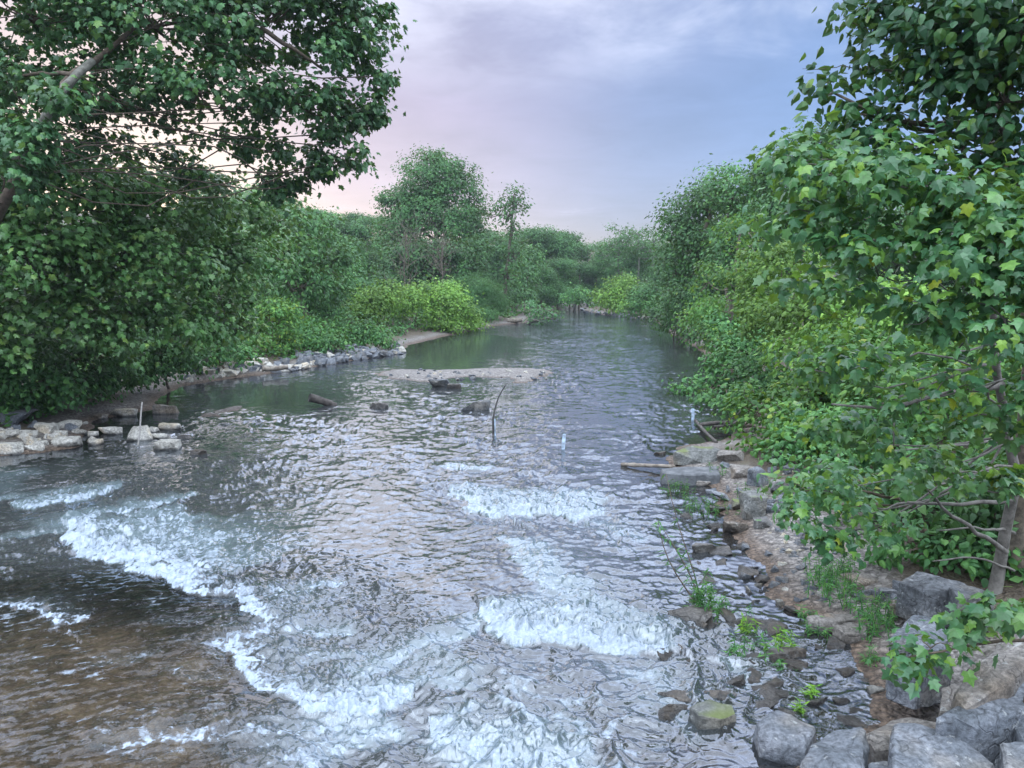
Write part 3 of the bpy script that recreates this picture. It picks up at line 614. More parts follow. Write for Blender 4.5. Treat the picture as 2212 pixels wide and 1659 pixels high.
# ------------------------------------------------------------------ camera, sky, sun
def build_world():
    cam = bpy.data.cameras.new('camera'); cam.sensor_width = 36; cam.lens = 36 * F / 2212; cam.clip_end = 3000; cam.clip_start = 0.05
    co = bpy.data.objects.new('camera', cam); COL.objects.link(co); co.location = (0, 0, H); co.rotation_euler = (math.pi / 2 - PITCH, 0, 0)
    sc.camera = co
    SUN_AZ, SUN_EL = R(-27), R(2.5)
    w = bpy.data.worlds.new('World'); sc.world = w; w.use_nodes = True
    nt = w.node_tree; nt.nodes.clear(); out = nt.nodes.new('ShaderNodeOutputWorld')
    sky = nt.nodes.new('ShaderNodeTexSky'); sky.sky_type = 'NISHITA'; sky.sun_disc = False
    sky.sun_elevation = SUN_EL; sky.sun_rotation = SUN_AZ; sky.dust_density = 0.3; sky.air_density = 0.7; sky.ozone_density = 1.6
    bg1 = nt.nodes.new('ShaderNodeBackground'); bg1.inputs[1].default_value = 0.05; nt.links.new(sky.outputs[0], bg1.inputs[0])
    tc = nt.nodes.new('ShaderNodeTexCoord'); sp = nt.nodes.new('ShaderNodeSeparateXYZ'); nt.links.new(tc.outputs['Generated'], sp.inputs[0])
    x, y, z = sp.outputs
    zc = math_(nt, 'MAXIMUM', z, 0.0)
    # streaked cloud layer: directions projected on a flat ceiling
    dn = math_(nt, 'ADD', zc, 0.10)
    cb = nt.nodes.new('ShaderNodeCombineXYZ')
    nt.links.new(math_(nt, 'DIVIDE', x, dn), cb.inputs[0]); nt.links.new(math_(nt, 'DIVIDE', y, dn), cb.inputs[1])
    cl = noise_(nt, cb.outputs[0], 0.75, 5, 0.55, 0.7); cl2 = noise_(nt, cb.outputs[0], 2.2, 5, 0.6, 0.4); cl3 = noise_(nt, cb.outputs[0], 0.30, 2, 0.5)
    base = ramp(nt, zc, [(0.0, (0.25, 0.225, 0.36)), (0.10, (0.21, 0.215, 0.36)), (0.22, (0.20, 0.23, 0.40)), (0.33, (0.34, 0.37, 0.56)), (0.36, (0.55, 0.60, 0.85)), (0.41, (1.8, 2.05, 2.75)), (0.52, (3.0, 3.4, 4.4)), (0.75, (2.3, 2.45, 2.8)), (1.0, (1.8, 1.95, 2.3))])  # upper bands, out of view, boosted to brighten water reflections and foliage
    rear_fill = math_(nt, 'MULTIPLY', smooth_(nt, y, 0.35, -0.35), smooth_(nt, zc, 0.15, 0.62))
    base = mixc(nt, rear_fill, base, (4.9, 5.4, 6.2))  # added fill: unseen sky behind the camera brightened to light the foliage
    # bluer thin cloud to the right
    rb = math_(nt, 'MULTIPLY', smooth_(nt, x, 0.05, 0.42), math_(nt, 'MULTIPLY', smooth_(nt, zc, 0.06, 0.16), smooth_(nt, zc, 0.44, 0.30)))
    c = mixc(nt, math_(nt, 'MULTIPLY', rb, 0.80), base, (0.13, 0.25, 0.52))
    # pink afterglow on the left, warm at its heart
    sd = (math.sin(SUN_AZ) * math.cos(R(9)), math.cos(SUN_AZ) * math.cos(R(9)), math.sin(R(9)))
    dp = nt.nodes.new('ShaderNodeVectorMath'); dp.operation = 'DOT_PRODUCT'; nt.links.new(tc.outputs['Generated'], dp.inputs[0]); dp.inputs[1].default_value = sd
    dot = dp.outputs['Value']
    pk = math_(nt, 'MULTIPLY', smooth_(nt, dot, 0.80, 0.985), smooth_(nt, zc, 0.50, 0.10))
    c = mixc(nt, math_(nt, 'MULTIPLY', pk, 0.80), c, (0.58, 0.40, 0.46))
    wm = smooth_(nt, dot, 0.965, 0.999)
    c = mixc(nt, math_(nt, 'MULTIPLY', wm, 0.9), c, (0.70, 0.54, 0.47))
    # cloud streaks brighten the upper sky and dapple the rest
    up = smooth_(nt, zc, 0.20, 0.36)
    br = math_(nt, 'MULTIPLY', up, smooth_(nt, math_(nt, 'ADD', math_(nt, 'MULTIPLY', cl, 0.65), math_(nt, 'MULTIPLY', cl2, 0.35)), 0.42, 0.60))
    c = mixc(nt, math_(nt, 'MULTIPLY', br, 0.75), c, (0.86, 0.86, 0.96))
    sh = math_(nt, 'MULTIPLY_ADD', math_(nt, 'SUBTRACT', cl3, 0.5), 0.7, math_(nt, 'MULTIPLY_ADD', math_(nt, 'SUBTRACT', cl2, 0.5), 0.5, 1.0))
    c = mixc(nt, 1.0, c, sh, 'MULTIPLY')
    wisp = math_(nt, 'MULTIPLY', smooth_(nt, cl2, 0.60, 0.70), math_(nt, 'MULTIPLY', smooth_(nt, zc, 0.02, 0.06), smooth_(nt, zc, 0.15, 0.09)))
    c = mixc(nt, math_(nt, 'MULTIPLY', wisp, 0.45), c, (0.42, 0.40, 0.55))
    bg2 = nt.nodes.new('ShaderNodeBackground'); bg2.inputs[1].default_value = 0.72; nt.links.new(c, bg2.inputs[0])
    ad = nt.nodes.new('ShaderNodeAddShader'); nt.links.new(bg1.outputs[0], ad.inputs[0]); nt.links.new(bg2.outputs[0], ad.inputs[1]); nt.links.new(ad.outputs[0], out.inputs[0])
    s = bpy.data.lights.new('sun', 'SUN'); s.energy = 0.5; s.angle = R(60); s.color = (1.0, 0.90, 0.78)
    so = bpy.data.objects.new('sun', s); COL.objects.link(so)
    dv = Vector((math.sin(SUN_AZ) * math.cos(SUN_EL), math.cos(SUN_AZ) * math.cos(SUN_EL), math.sin(SUN_EL)))
    so.rotation_euler = dv.to_track_quat('Z', 'Y').to_euler(); so.location = dv * 60
    sc.view_settings.view_transform = 'Standard'; sc.view_settings.look = 'None'; sc.view_settings.exposure = 0.68
    cy = sc.cycles
    cy.max_bounces = 6; cy.diffuse_bounces = 3; cy.glossy_bounces = 3; cy.transmission_bounces = 4; cy.transparent_max_bounces = 6
    cy.caustics_reflective = False; cy.caustics_refractive = False; cy.sample_clamp_indirect = 6
build_world()

# ------------------------------------------------------------------ rocks
def rock_mesh(name, pts, seed, rough=1.0):
    bm = bmesh.new()
    for p in pts: bm.verts.new(p)
    r = bmesh.ops.convex_hull(bm, input=bm.verts)
    dead = [g for g in r['geom_interior'] + r['geom_unused'] if isinstance(g, bmesh.types.BMVert) and g.is_valid]
    dead = list(dict.fromkeys(dead))
    if dead: bmesh.ops.delete(bm, geom=dead, context='VERTS')
    ext = np.ptp(np.array([v.co[:] for v in bm.verts]), axis=0); size = float(np.mean(sorted(ext)[1:]))
    bmesh.ops.dissolve_limit(bm, angle_limit=R(9), verts=bm.verts, edges=bm.edges)
    bmesh.ops.bevel(bm, geom=list(bm.edges), offset=0.022 * size, segments=1, affect='EDGES', profile=0.6, clamp_overlap=True)
    bmesh.ops.triangulate(bm, faces=bm.faces)
    tgt = size / 11
    for _ in range(4):
        es = [e for e in bm.edges if e.calc_length() > tgt * 1.5]
        if not es: break
        bmesh.ops.subdivide_edges(bm, edges=es, cuts=1); bmesh.ops.triangulate(bm, faces=bm.faces)
    bm.normal_update()
    off = Vector((seed * 3.17, seed * 1.31, seed * 0.77)); f1 = 1.9 / size; f2 = 5.5 / size
    for v in bm.verts:
        d = mnoise.fractal(v.co * f1 + off, 0.9, 2.0, 3) * 0.032 + mnoise.fractal(v.co * f2 + off, 0.8, 2.0, 3) * 0.022
        v.co += v.normal * (d * size * rough)
    me = bpy.data.meshes.new(name); bm.to_mesh(me); bm.free()
    me.polygons.foreach_set('use_smooth', np.ones(len(me.polygons), bool))
    try: me.set_sharp_from_angle(angle=R(26))
    except Exception: pass
    return me
def rand_hull(rng, w, d, h, n=13, flat_top=0.6):
    p = rng.uniform(-1, 1, (n, 3)); p = p / np.maximum(np.abs(p).max(1, keepdims=True), 1e-6) * (0.72 + 0.28 * rng.random((n, 1)))
    p[:, 2] = np.where(rng.random(n) < flat_top, np.sign(p[:, 2]) * (0.75 + 0.25 * rng.random(n)), p[:, 2])
    return p * np.array([w, d, h]) * 0.5
rock_no = [0]
def rockbox(u0, v0, u1, v1, label, mat, cat='rock', z=None, dep=0.75, hmin=0.28, yaw=None, flat_top=0.6, n=14, sink=0.12, name='rock', group=None):
    rock_no[0] += 1; rng = np.random.default_rng(900 + rock_no[0])
    um = (u0 + u1) / 2
    f = flat(um, v1, z) if z is not None else ground(um, v1)
    d = f[1]; w = (u1 - u0) / F * d * 1.06; dp = dep * w
    al = math.atan2(H - f[2], d); vis = (v1 - v0) * d / F
    h = (vis - dp * math.sin(al)) / math.cos(al)
    if h < hmin * w:
        h = hmin * w; dp = max((vis - h * math.cos(al)) / math.sin(al), 0.35 * w)
    h2 = h * (1 + sink) + 0.05
    me = rock_mesh(name, rand_hull(rng, w, dp, h2, n + (4 if mat == 'rock_pale' else 0), flat_top * (0.6 if mat == 'rock_pale' else 1)), rock_no[0])
    c = f + np.array([0, dp / 2, h - h2 / 2])
    o = link(name, me, M[mat], None, tuple(c)); o.rotation_euler = (0, 0, R(rng.uniform(-8, 8) if yaw is None else yaw))
    return tag(o, label, cat, group)
def rockpoly(top, z, h, label, mat, flare=1.10, tilt=(0, 0), cat='rock', name='rock', rough=1.0, belly=None):
    """top: outline of the rock's upper face on the sight lines, at height z; the sides go down h metres"""
    rock_no[0] += 1
    T = np.array([flat(u, v, z) for u, v in top]); c = T.mean(0)
    T[:, 2] += (T[:, 0] - c[0]) * tilt[0] + (T[:, 1] - c[1]) * tilt[1]
    B = c + (T - c) * np.array([flare, flare, 0]); B[:, 2] = T[:, 2] - h; B[:, 2] = np.minimum(B[:, 2], z - h * 0.8)
    rg = np.random.default_rng(rock_no[0]); nn = len(T)
    T[:, 2] += rg.uniform(-0.10, 0.05, nn) * h
    j = ((1 + flare) / 2 + rg.uniform(-0.06, 0.08, nn))[:, None] * np.array([1, 1, 0]) + np.array([0, 0, 1])
    Mid = c + (T - c) * j; Mid[:, 2] -= h * rg.uniform(0.2, 0.5, nn)
    cc = c - np.array([0, 0, h / 2])
    me = rock_mesh(name, np.vstack([T, Mid, B]) - cc, rock_no[0], rough)
    o = link(name, me, M[mat], None, tuple(cc)); return tag(o, label, cat)

# big riprap at the near right corner
rockpoly([(1634, 1558), (1682, 1534), (1762, 1558), (1758, 1592), (1738, 1612), (1690, 1606), (1640, 1592)], 0.20, 0.75, 'pale slab with wet dark flank at the water edge, left end of the bottom riprap', 'rock_grey', 1.18)
rockpoly([(1762, 1578), (1806, 1558), (1866, 1572), (1884, 1598), (1862, 1652), (1800, 1668), (1736, 1640), (1738, 1612)], 0.55, 0.85, 'squarish dark boulder with bluish broken edges between pale slab and blue boulder', 'rock_grey', 1.05, rough=1.3)
rockpoly([(1918, 1530), (1990, 1543), (2062, 1574), (2056, 1592), (1985, 1606), (1888, 1612), (1876, 1580)], 0.42, 0.8, 'flat tan slab behind the blue boulder', 'rock_tan', 1.04)
rockpoly([(1922, 1566), (1972, 1562), (2040, 1590), (2112, 1606), (2152, 1650), (2120, 1712), (1930, 1712)], 0.62, 0.9, 'large blue grey boulder at the bottom edge, biggest in front', 'rock_grey', 1.06)
rockpoly([(2018, 1538), (2092, 1498), (2170, 1462), (2260, 1440), (2330, 1455), (2310, 1500), (2215, 1528), (2120, 1548)], 0.85, 0.55, 'long grey slab lying across the right edge below the leaning slab', 'rock_grey', 0.96, (0.05, 0.0))
rockpoly([(2058, 1462), (2104, 1412), (2170, 1372), (2250, 1330), (2300, 1350), (2240, 1420), (2140, 1478), (2090, 1490)], 1.0, 0.65, 'leaning brownish grey slab beside the pitted round boulder', 'rock_tan', 0.95, (0.15, 0.0))
rockpoly([(1930, 1352), (1972, 1327), (2030, 1332), (2058, 1360), (2042, 1394), (1985, 1404), (1928, 1384)], 0.80, 0.55, 'big pitted round grey boulder behind the low leafy branch', 'rock_grey', 1.10, rough=1.5)
rockpoly([(1940, 1252), (1980, 1238), (2050, 1248), (2088, 1262), (2070, 1276), (1990, 1272)], 0.70, 0.42, 'dark blue slab under the foreground tree', 'rock_dark', 1.02)
rockpoly([(2050, 1270), (2100, 1262), (2146, 1280), (2130, 1294), (2070, 1290)], 0.72, 0.4, 'dark stone tucked right of the dark blue slab', 'rock_dark', 1.02)
rockpoly([(2160, 1612), (2212, 1592), (2270, 1620), (2260, 1690), (2180, 1680)], 0.7, 0.8, 'dark grey boulder in the bottom right corner', 'rock_grey', 1.05)
rockpoly([(2060, 1585), (2120, 1575), (2160, 1598), (2140, 1625), (2080, 1618)], 0.55, 0.7, 'shadowed stone wedged under the long grey slab', 'rock_dark', 1.0)
rockpoly([(2190, 1555), (2240, 1540), (2300, 1560), (2290, 1600), (2215, 1605)], 0.75, 0.7, 'blocky stone at the right edge under the long slab', 'rock_grey', 1.0)
rockpoly([(2035, 1490), (2085, 1480), (2110, 1500), (2080, 1530), (2030, 1525)], 0.5, 0.6, 'small shadowed stone between round boulder and long slab', 'rock_tan', 1.0)
rockpoly([(1870, 1650), (1915, 1635), (1950, 1650), (1940, 1690), (1880, 1690)], 0.45, 0.6, 'small grey stone squeezed between two front boulders', 'rock_grey', 1.0)
rockpoly([(2150, 1640), (2180, 1632), (2195, 1665), (2150, 1690)], 0.55, 0.6, 'small stone right of the blue boulder', 'rock_dark', 1.0)
rockpoly([(1742, 1330), (1790, 1321), (1840, 1322), (1846, 1334), (1805, 1342), (1750, 1340)], 0.14, 0.25, 'thin pale flat stone beside the gravel spit', 'rock_tan', 1.02)
rockpoly([(1800, 1352), (1838, 1340), (1872, 1352), (1874, 1366), (1830, 1368)], 0.14, 0.25, 'second flat pale stone, just below the thin one', 'rock_tan', 1.02)
rockpoly([(1822, 1238), (1850, 1228), (1890, 1232), (1896, 1252), (1850, 1262)], 0.25, 0.3, 'pale ground slab at the back of the gravel spit', 'rock_tan', 1.03)
rockpoly([(1486, 1522), (1530, 1512), (1582, 1514), (1594, 1530), (1560, 1548), (1510, 1545)], 0.16, 0.5, 'dark wet rock with a tan top standing in the shallows', 'rock_moss', 1.06)
rockpoly([(1420, 1490), (1470, 1508), (1530, 1516), (1595, 1500), (1590, 1488), (1500, 1484)], 0.04, 0.3, 'thin submerged ledge with water sliding over its edge', 'rock_wet', 1.0)
rockbox(1878, 1478, 1916, 1499, 'small pale stone alone on brown gravel', 'rock_pale')
for b in [(1450, 1296, 1560, 1362, 'low wet brown rock carrying the willow shoot', 'rock_wet'), (1493, 1170, 1566, 1198, 'flat black wet rock in the riffle beside the gravel spit', 'rock_wet'),
          (1658, 1398, 1757, 1434, 'dark wedge rock among the weeds in shallow water', 'rock_wet'), (1856, 1278, 1905, 1316, 'mossy stone among weeds by the spit', 'rock_moss'),
          (1900, 1262, 1946, 1306, 'grey block under the tree beside the mossy stone', 'rock_grey'), (1915, 1286, 1972, 1342, 'upright tan stone next to the round boulder', 'rock_tan'),
          (1625, 1112, 1684, 1146, 'dark grey boulder at the head of the gravel spit', 'rock_dark'), (1617, 1002, 1676, 1054, 'blue grey boulder below the light green shrub', 'rock_grey'),
          (1663, 1028, 1706, 1068, 'dark angular boulder right of the blue grey one', 'rock_dark'), (1606, 1052, 1668, 1122, 'long sloping greenish slab above the dark boulder', 'rock_moss'),
          (1555, 968, 1621, 1003, 'flat grey stone behind the old timber', 'rock_tan'), (1577, 996, 1650, 1034, 'long tan slab behind the pebbly rocks', 'rock_tan'),
          (1504, 1030, 1546, 1054, 'pale stone just below the timber end', 'rock_tan'), (1526, 1052, 1563, 1072, 'small round stone below the pale one', 'rock_grey'),
          (1542, 1058, 1594, 1088, 'grey stone in the middle of the right rocks', 'rock_grey'), (1577, 1076, 1608, 1104, 'small mossy stone against the sloping slab', 'rock_moss'),
          (1566, 1116, 1622, 1156, 'wet blocky stone with water running past', 'rock_wet'), (1463, 955, 1566, 1006, 'broad flat rock just behind the timber', 'rock_moss'),
          (1658, 978, 1700, 1002, 'small dark stone under the shrubs', 'rock_dark'), (1690, 1000, 1740, 1030, 'dark stone half hidden by leaves', 'rock_dark'), (1535, 1090, 1572, 1110, 'small wet stone at the water edge', 'rock_wet'),
          (1408, 975, 1440, 985, 'low dark stone awash beyond the stick', 'rock_wet'), (1640, 1085, 1700, 1112, 'grey stone under the overhanging leaves', 'rock_grey'),
          # left shore
          (264, 916, 322, 957, 'white topped boulder in front of the left pole', 'rock_pale'), (336, 909, 385, 931, 'rounded pale boulder at the outer end of the left rocks', 'rock_pale'),
          (312, 943, 381, 974, 'low pale slab nearest the fast water', 'rock_pale'), (320, 934, 357, 949, 'small pale stone between the slab and rounded boulder', 'rock_pale'),
          (314, 918, 342, 937, 'pale stone tucked behind the white topped boulder', 'rock_pale'), (204, 922, 266, 941, 'long flat pale rock left of the pole', 'rock_pale'),
          (184, 945, 218, 964, 'small pale stone alone in the shallows', 'rock_pale'), (186, 928, 209, 946, 'small upright pale stone by the long flat rock', 'rock_pale'),
          (98, 936, 161, 969, 'chunky pale block on the left rock spit', 'rock_pale'), (230, 879, 290, 901, 'pointed pale slab on the brown shore', 'rock_pale'),
          (62, 909, 118, 939, 'broken pale block behind the chunky one', 'rock_pale'), (112, 904, 162, 927, 'flat topped pale rock under the dark bushes', 'rock_pale'),
          (-20, 948, 42, 985, 'big pale rock at the left edge of the picture', 'rock_pale'), (40, 964, 88, 977, 'thin pale stone at the water line', 'rock_pale'),
          (-6, 926, 34, 947, 'pale stone stacked at the left edge', 'rock_pale'), (32, 924, 66, 945, 'pale stone next to the stacked one', 'rock_pale'), (-30, 880, 54, 919, 'large grey boulder below the left bushes', 'rock_grey'),
          (380, 939, 412, 949, 'small black wet stone off the left rocks', 'rock_wet'), (404, 969, 446, 985, 'flat wet stone barely breaking the surface', 'rock_wet'), (322, 884, 386, 895, 'thin slabs awash by the calm inlet', 'rock_tan'),
          (192, 890, 226, 906, 'thin brown slab on the muddy shore', 'rock_tan'), (342, 876, 360, 885, 'small stone beyond the thin slabs', 'rock_tan'), (66, 948, 100, 966, 'pale rubble stone between the block and left rock', 'rock_pale'),
          (150, 925, 186, 938, 'flat rubble stone near the long flat rock', 'rock_pale'), (0, 915, 40, 930, 'grey rubble stone below the large grey boulder', 'rock_grey'),
          # in the river
          (792, 869, 839, 884, 'low rounded dark stone in mid river', 'rock_wet'), (921, 824, 984, 838, 'flat dark slab at the edge of the gravel bar', 'rock_dark'), (984, 865, 1060, 889, 'square dark stone block in mid river', 'rock_dark'),
          (960, 828, 1000, 841, 'thin wet flake beside the flat dark slab', 'rock_wet')]:
    rockbox(*b)
# small riprap along the left bank: eight stones copied
rngR = np.random.default_rng(5)
protos = [rock_mesh('riprap_stone', rand_hull(rngR, 1.0, 0.8, 0.62, 13), 300 + i, 1.0) for i in range(8)]
for me in protos: me.materials.append(M['rock_pale'] if False else M['rock_grey'])
protos_p = []
for me in protos:
    m2 = me.copy(); m2.materials.clear(); m2.materials.append(M['rock_pale']); protos_p.append(m2)
def scatter_stones(name, spots, label, group, pale=0.5, dz=0.10, sets=None):
    for (u, v, s) in spots:
        p = ground(u, v); k = rngR.integers(0, 8)
        me = (protos_p if rngR.random() < pale else (sets or protos))[k]
        o = link(name, me, None, None, (p[0], p[1], p[2] + dz * s)); o.scale = (s * rngR.uniform(0.8, 1.2), s * rngR.uniform(0.8, 1.2), s * rngR.uniform(0.7, 1.1) * (0.6 if name == 'wet_stone' else 1))
        o.rotation_euler = (rngR.uniform(-0.3, 0.3), rngR.uniform(-0.3, 0.3), rngR.uniform(0, 6.28)); tag(o, label, 'stone', group)
spots = []
for i in range(150):
    t = rngR.random() ** 0.8; u = 600 + 262 * t
    v = np.interp(u, [600, 640, 700, 760, 860], [802, 796, 786, 776, 763]); spots.append((u + rngR.normal() * 4, v + 3 - rngR.random() ** 1.5 * np.interp(u, [600, 860], [36, 18]), rngR.uniform(0.28, 0.80)))
scatter_stones('riprap_stone', spots, 'angular grey riprap stone in the heap along the left bank', 'riprap stones along the left bank', 0.2)
spots = []
for i in range(40):
    u = rngR.uniform(400, 600); v = np.interp(u, [400, 520, 600], [826, 808, 800]); spots.append((u, v - rngR.random() * 22, rngR.uniform(0.3, 0.8)))
scatter_stones('shore_stone', spots, 'small stone strewn on the gravel shore under the left bushes', 'stones strewn on the left gravel shore', 0.5)
spots = [(rngR.uniform(-40, 200), rngR.uniform(915, 965), rngR.uniform(0.2, 0.5)) for i in range(26)]
scatter_stones('rubble_stone', spots, 'pale rubble lying between the big left rocks', 'rubble between the left rocks', 0.95)
spots = []
for i in range(34):
    u = rngR.uniform(1235, 1440); v = np.interp(u, [1235, 1300, 1440], [670, 681, 694]); spots.append((u, v - rngR.random() * 5, rngR.uniform(0.4, 1.0)))
scatter_stones('bank_stone', spots, 'grey stone along the far right bank below the bushes', 'stones along the far right bank', 0.0)
spots = [(rngR.uniform(1560, 1760), rngR.uniform(985, 1110), rngR.uniform(0.2, 0.45)) for i in range(26)] + [(rngR.uniform(1850, 2010), rngR.uniform(1270, 1330), rngR.uniform(0.15, 0.35)) for i in range(10)]
scatter_stones('small_stone', spots, 'small stone filling gaps among the right bank rocks', 'small stones among the right bank rocks', 0.1)

protos_w = []
for me in protos:
    m2 = me.copy(); m2.materials.clear(); m2.materials.append(M['rock_wet']); protos_w.append(m2)
spots = []
while len(spots) < 75:
    u, v = rngR.uniform(1440, 1880), rngR.uniform(1080, 1590)
    p = flat(u, v); sdv = poly_sd(np.array([p[0]]), np.array([p[1]]), RIVER)[0]
    if -2.4 < sdv < 0.2: spots.append((u, v, rngR.uniform(0.12, 0.42)))
scatter_stones('wet_stone', spots, 'wet brown stone breaking the shallows along the near right bank', 'wet stones in the right shallows', 0.0, 0.02, protos_w)
spots = []
for i in range(45):
    u = rngR.uniform(835, 1180); spots.append((u, rngR.uniform(799, 822), rngR.uniform(0.12, 0.30)))
scatter_stones('cobble', spots, 'cobble lying on the mid river gravel bar', 'cobbles on the gravel bar', 0.3, 0.05)
spots = [(rngR.uniform(1600, 1850), rngR.uniform(1150, 1310), rngR.uniform(0.06, 0.20)) for i in range(110)]
scatter_stones('cobble', spots, 'loose cobble on the brown gravel spit of the right bank', 'cobbles on the right gravel spit', 0.3, 0.05)

# ------------------------------------------------------------------ logs, poles and pipes
def log(name, label, cat, a, b, r, mat, seed, bend=0.02, sides=10, square=False, kids=()):
    rng = np.random.default_rng(seed); a = np.asarray(a, float); b = np.asarray(b, float)
    tb = Tubes(); n = 14; P = curve_pts(a, b, n, bend, rng)
    rad = np.linspace(r, r * 0.8, n) * (1 + 0.06 * rng.normal(size=n))
    tb.add(P, rad, 4 if square else sides, 0.06, rng)
    for (t, dv, L, rr) in kids:
        s = a + (b - a) * t; tb.add(curve_pts(s, s + np.asarray(dv) * L, 6, 0.08, rng), np.linspace(rr, rr * 0.3, 6), 6)
    c = (a + b) / 2
    o = link(name, tb.mesh(name, c), M[mat], None, tuple(c)); return tag(o, label, cat)
log('log', 'short dark log sticking out of the riffle, near end raised', 'log', flat(668, 858, 0.30), flat(726, 877, -0.03), 0.14, 'wet_wood', 1)
rockpoly([(1426, 1012), (1470, 1008), (1550, 1005), (1554, 1024), (1490, 1024), (1432, 1020)], 0.24, 0.40, 'heavy old squared timber lying at the right water edge', 'timber', 1.0, cat='timber', name='timber', rough=0.5)
log('stick', 'long thin bare stick pointing out over the water from the timber', 'stick', flat(1342, 1003, 0.03), flat(1458, 1008, 0.13), 0.045, 'driftwood', 3, 0.01)
log('stick', 'dark branch caught at the foot of the far right pipe', 'stick', flat(1512, 918, 0.12), flat(1582, 914, 0.15), 0.06, 'wet_wood', 4, 0.02)
log('stick', 'thin pole slanting down the rocks behind the right pipe', 'stick', flat(1502, 908, 0.08), flat(1548, 955, 0.12), 0.045, 'wet_wood', 5, 0.01)
log('stick', 'dark forked branch lying in the shade right of the pipe', 'stick', flat(1540, 924, 0.15), flat(1600, 906, 0.3), 0.05, 'wet_wood', 6, 0.03, kids=[(0.4, (0.6, 0.2, 0.5), 0.8, 0.03)])
log('log', 'thick grey log end beached on the far gravel point', 'log', flat(1096, 693, 0.25), flat(1128, 692, 0.3), 0.27, 'driftwood', 7)
log('log', 'long horizontal log at the back of the far cut bank', 'log', flat(1075, 664, 1.0), flat(1140, 660, 1.3), 0.22, 'driftwood', 8)
log('driftwood', 'pale driftwood branch on the left gravel shore', 'driftwood', flat(566, 797, 0.3), flat(622, 792, 0.35), 0.12, 'driftwood', 9, 0.02)
log('driftwood', 'short pale plank leaning in the left bank weeds', 'driftwood', flat(436, 786, 0.6), flat(452, 772, 1.0), 0.12, 'rod_pale', 10, 0.01)
log('driftwood', 'small bleached stick on the brown shore', 'driftwood', flat(284, 850, 0.2), flat(304, 848, 0.2), 0.05, 'rod_pale', 11, 0.02)
log('driftwood', 'thin bent twig on the brown shore above the bleached stick', 'driftwood', flat(292, 838, 0.2), flat(320, 835, 0.25), 0.035, 'driftwood', 12, 0.05)
def pipe(name, label, u, v0, v1, r, lean=(0, 0), mat='pvc'):
    f = flat(u, v1); top = at(u + lean[0], v0, f[1] + lean[1]); root = empty(name, tuple(f), label, 'pipe')
    n = 20; a = np.linspace(0, 2 * math.pi, n, endpoint=False); bot = f - np.array([0, 0, 0.3])
    prof = [(bot, r), (top, r), (top, r * 0.82), (top - (top - bot) * 0.25, r * 0.82)]
    V = np.vstack([c + np.stack([np.cos(a) * q, np.sin(a) * q, 0 * a], 1) for c, q in prof]) - f
    i = np.arange(len(prof) * n).reshape(len(prof), n)
    Q = np.stack([i[:-1], np.roll(i, -1, 1)[:-1], np.roll(i, -1, 1)[1:], i[1:]], -1).reshape(-1, 4)
    link('tube', np_mesh('tube', V, Q, True), M[mat], root)
    return root, f
p, f = pipe('pipe', 'pale blue pipe stub standing in mid river, right of the bent rod', 1214, 938, 972, 0.042, (5, 0.15))
p, f = pipe('pipe', 'pale pipe post beside the right bank shrubs', 1497, 883, 907, 0.045)
p, f = pipe('pipe', 'short grey pipe stub at the foot of the bent rod', 1069, 906, 941, 0.04, (-2, 0.1))
d0 = flat(1066, 941)[1]
tb = Tubes(); P = [at(1066, 945, d0), at(1065, 905, d0), at(1070, 880, d0 + .1), at(1078, 855, d0 + .2), at(1094, 828, d0 + .3)]
s = np.linspace(0, 1, 5); s2 = np.linspace(0, 1, 16); P = np.array(P)
tb.add(np.stack([np.interp(s2, s, P[:, i]) for i in range(3)], 1), np.linspace(0.03, 0.015, 16), 8)
tag(link('rod', tb.mesh('rod', P[0]), M['rod'], None, tuple(P[0])), 'tall thin rod bent to the right in mid river', 'rod')
log('pole', 'thin pale pole standing in front of the left boulders', 'pole', flat(296, 962) - np.array([0, 0, .1]), at(307, 868, flat(296, 962)[1] + 0.3), 0.022, 'rod_pale', 21, 0.008)

def build_haze():
    lo = (-385, -8, -2.5); hi = (385, 428, 62)
    bm = bmesh.new(); bmesh.ops.create_cube(bm, size=1); me = bpy.data.meshes.new('haze'); bm.to_mesh(me); bm.free()
    m, nt, out = new_mat('haze'); v = nt.nodes.new('ShaderNodeVolumePrincipled'); v.inputs['Color'].default_value = (0.80, 0.88, 1.0, 1); v.inputs['Density'].default_value = HAZE; v.inputs['Anisotropy'].default_value = 0.2
    nt.links.new(v.outputs[0], out.inputs['Volume'])
    o = link('haze', me, m); o.location = [(a + b) / 2 for a, b in zip(lo, hi)]; o.scale = [b - a for a, b in zip(lo, hi)]; tag(o, kind='stuff', label='thin blue evening haze over the valley', cat='haze')
HAZE = 0.00035
build_haze()

# ------------------------------------------------------------------ trees and shrubs
def lob_top(L): return max(L, key=lambda q: q[0][2])[0]
def simple_tree(name, label, cat, L, d_base=None, u_base=None, lean=0, **kw):
    lobes = pxlobes(L, True); c = np.mean([q[0] for q in lobes], 0)
    x = c[0] if u_base is None else (u_base - CX) / F * (d_base or c[1]); y = d_base or c[1]
    b = np.array([x, y, tz(x, y) - 0.1]); top = lob_top(lobes)
    return tree(name, label, cat, lobes, b, [b, b * 0.6 + top * 0.4 + np.array([0, 0, 0.1]), top], **kw)

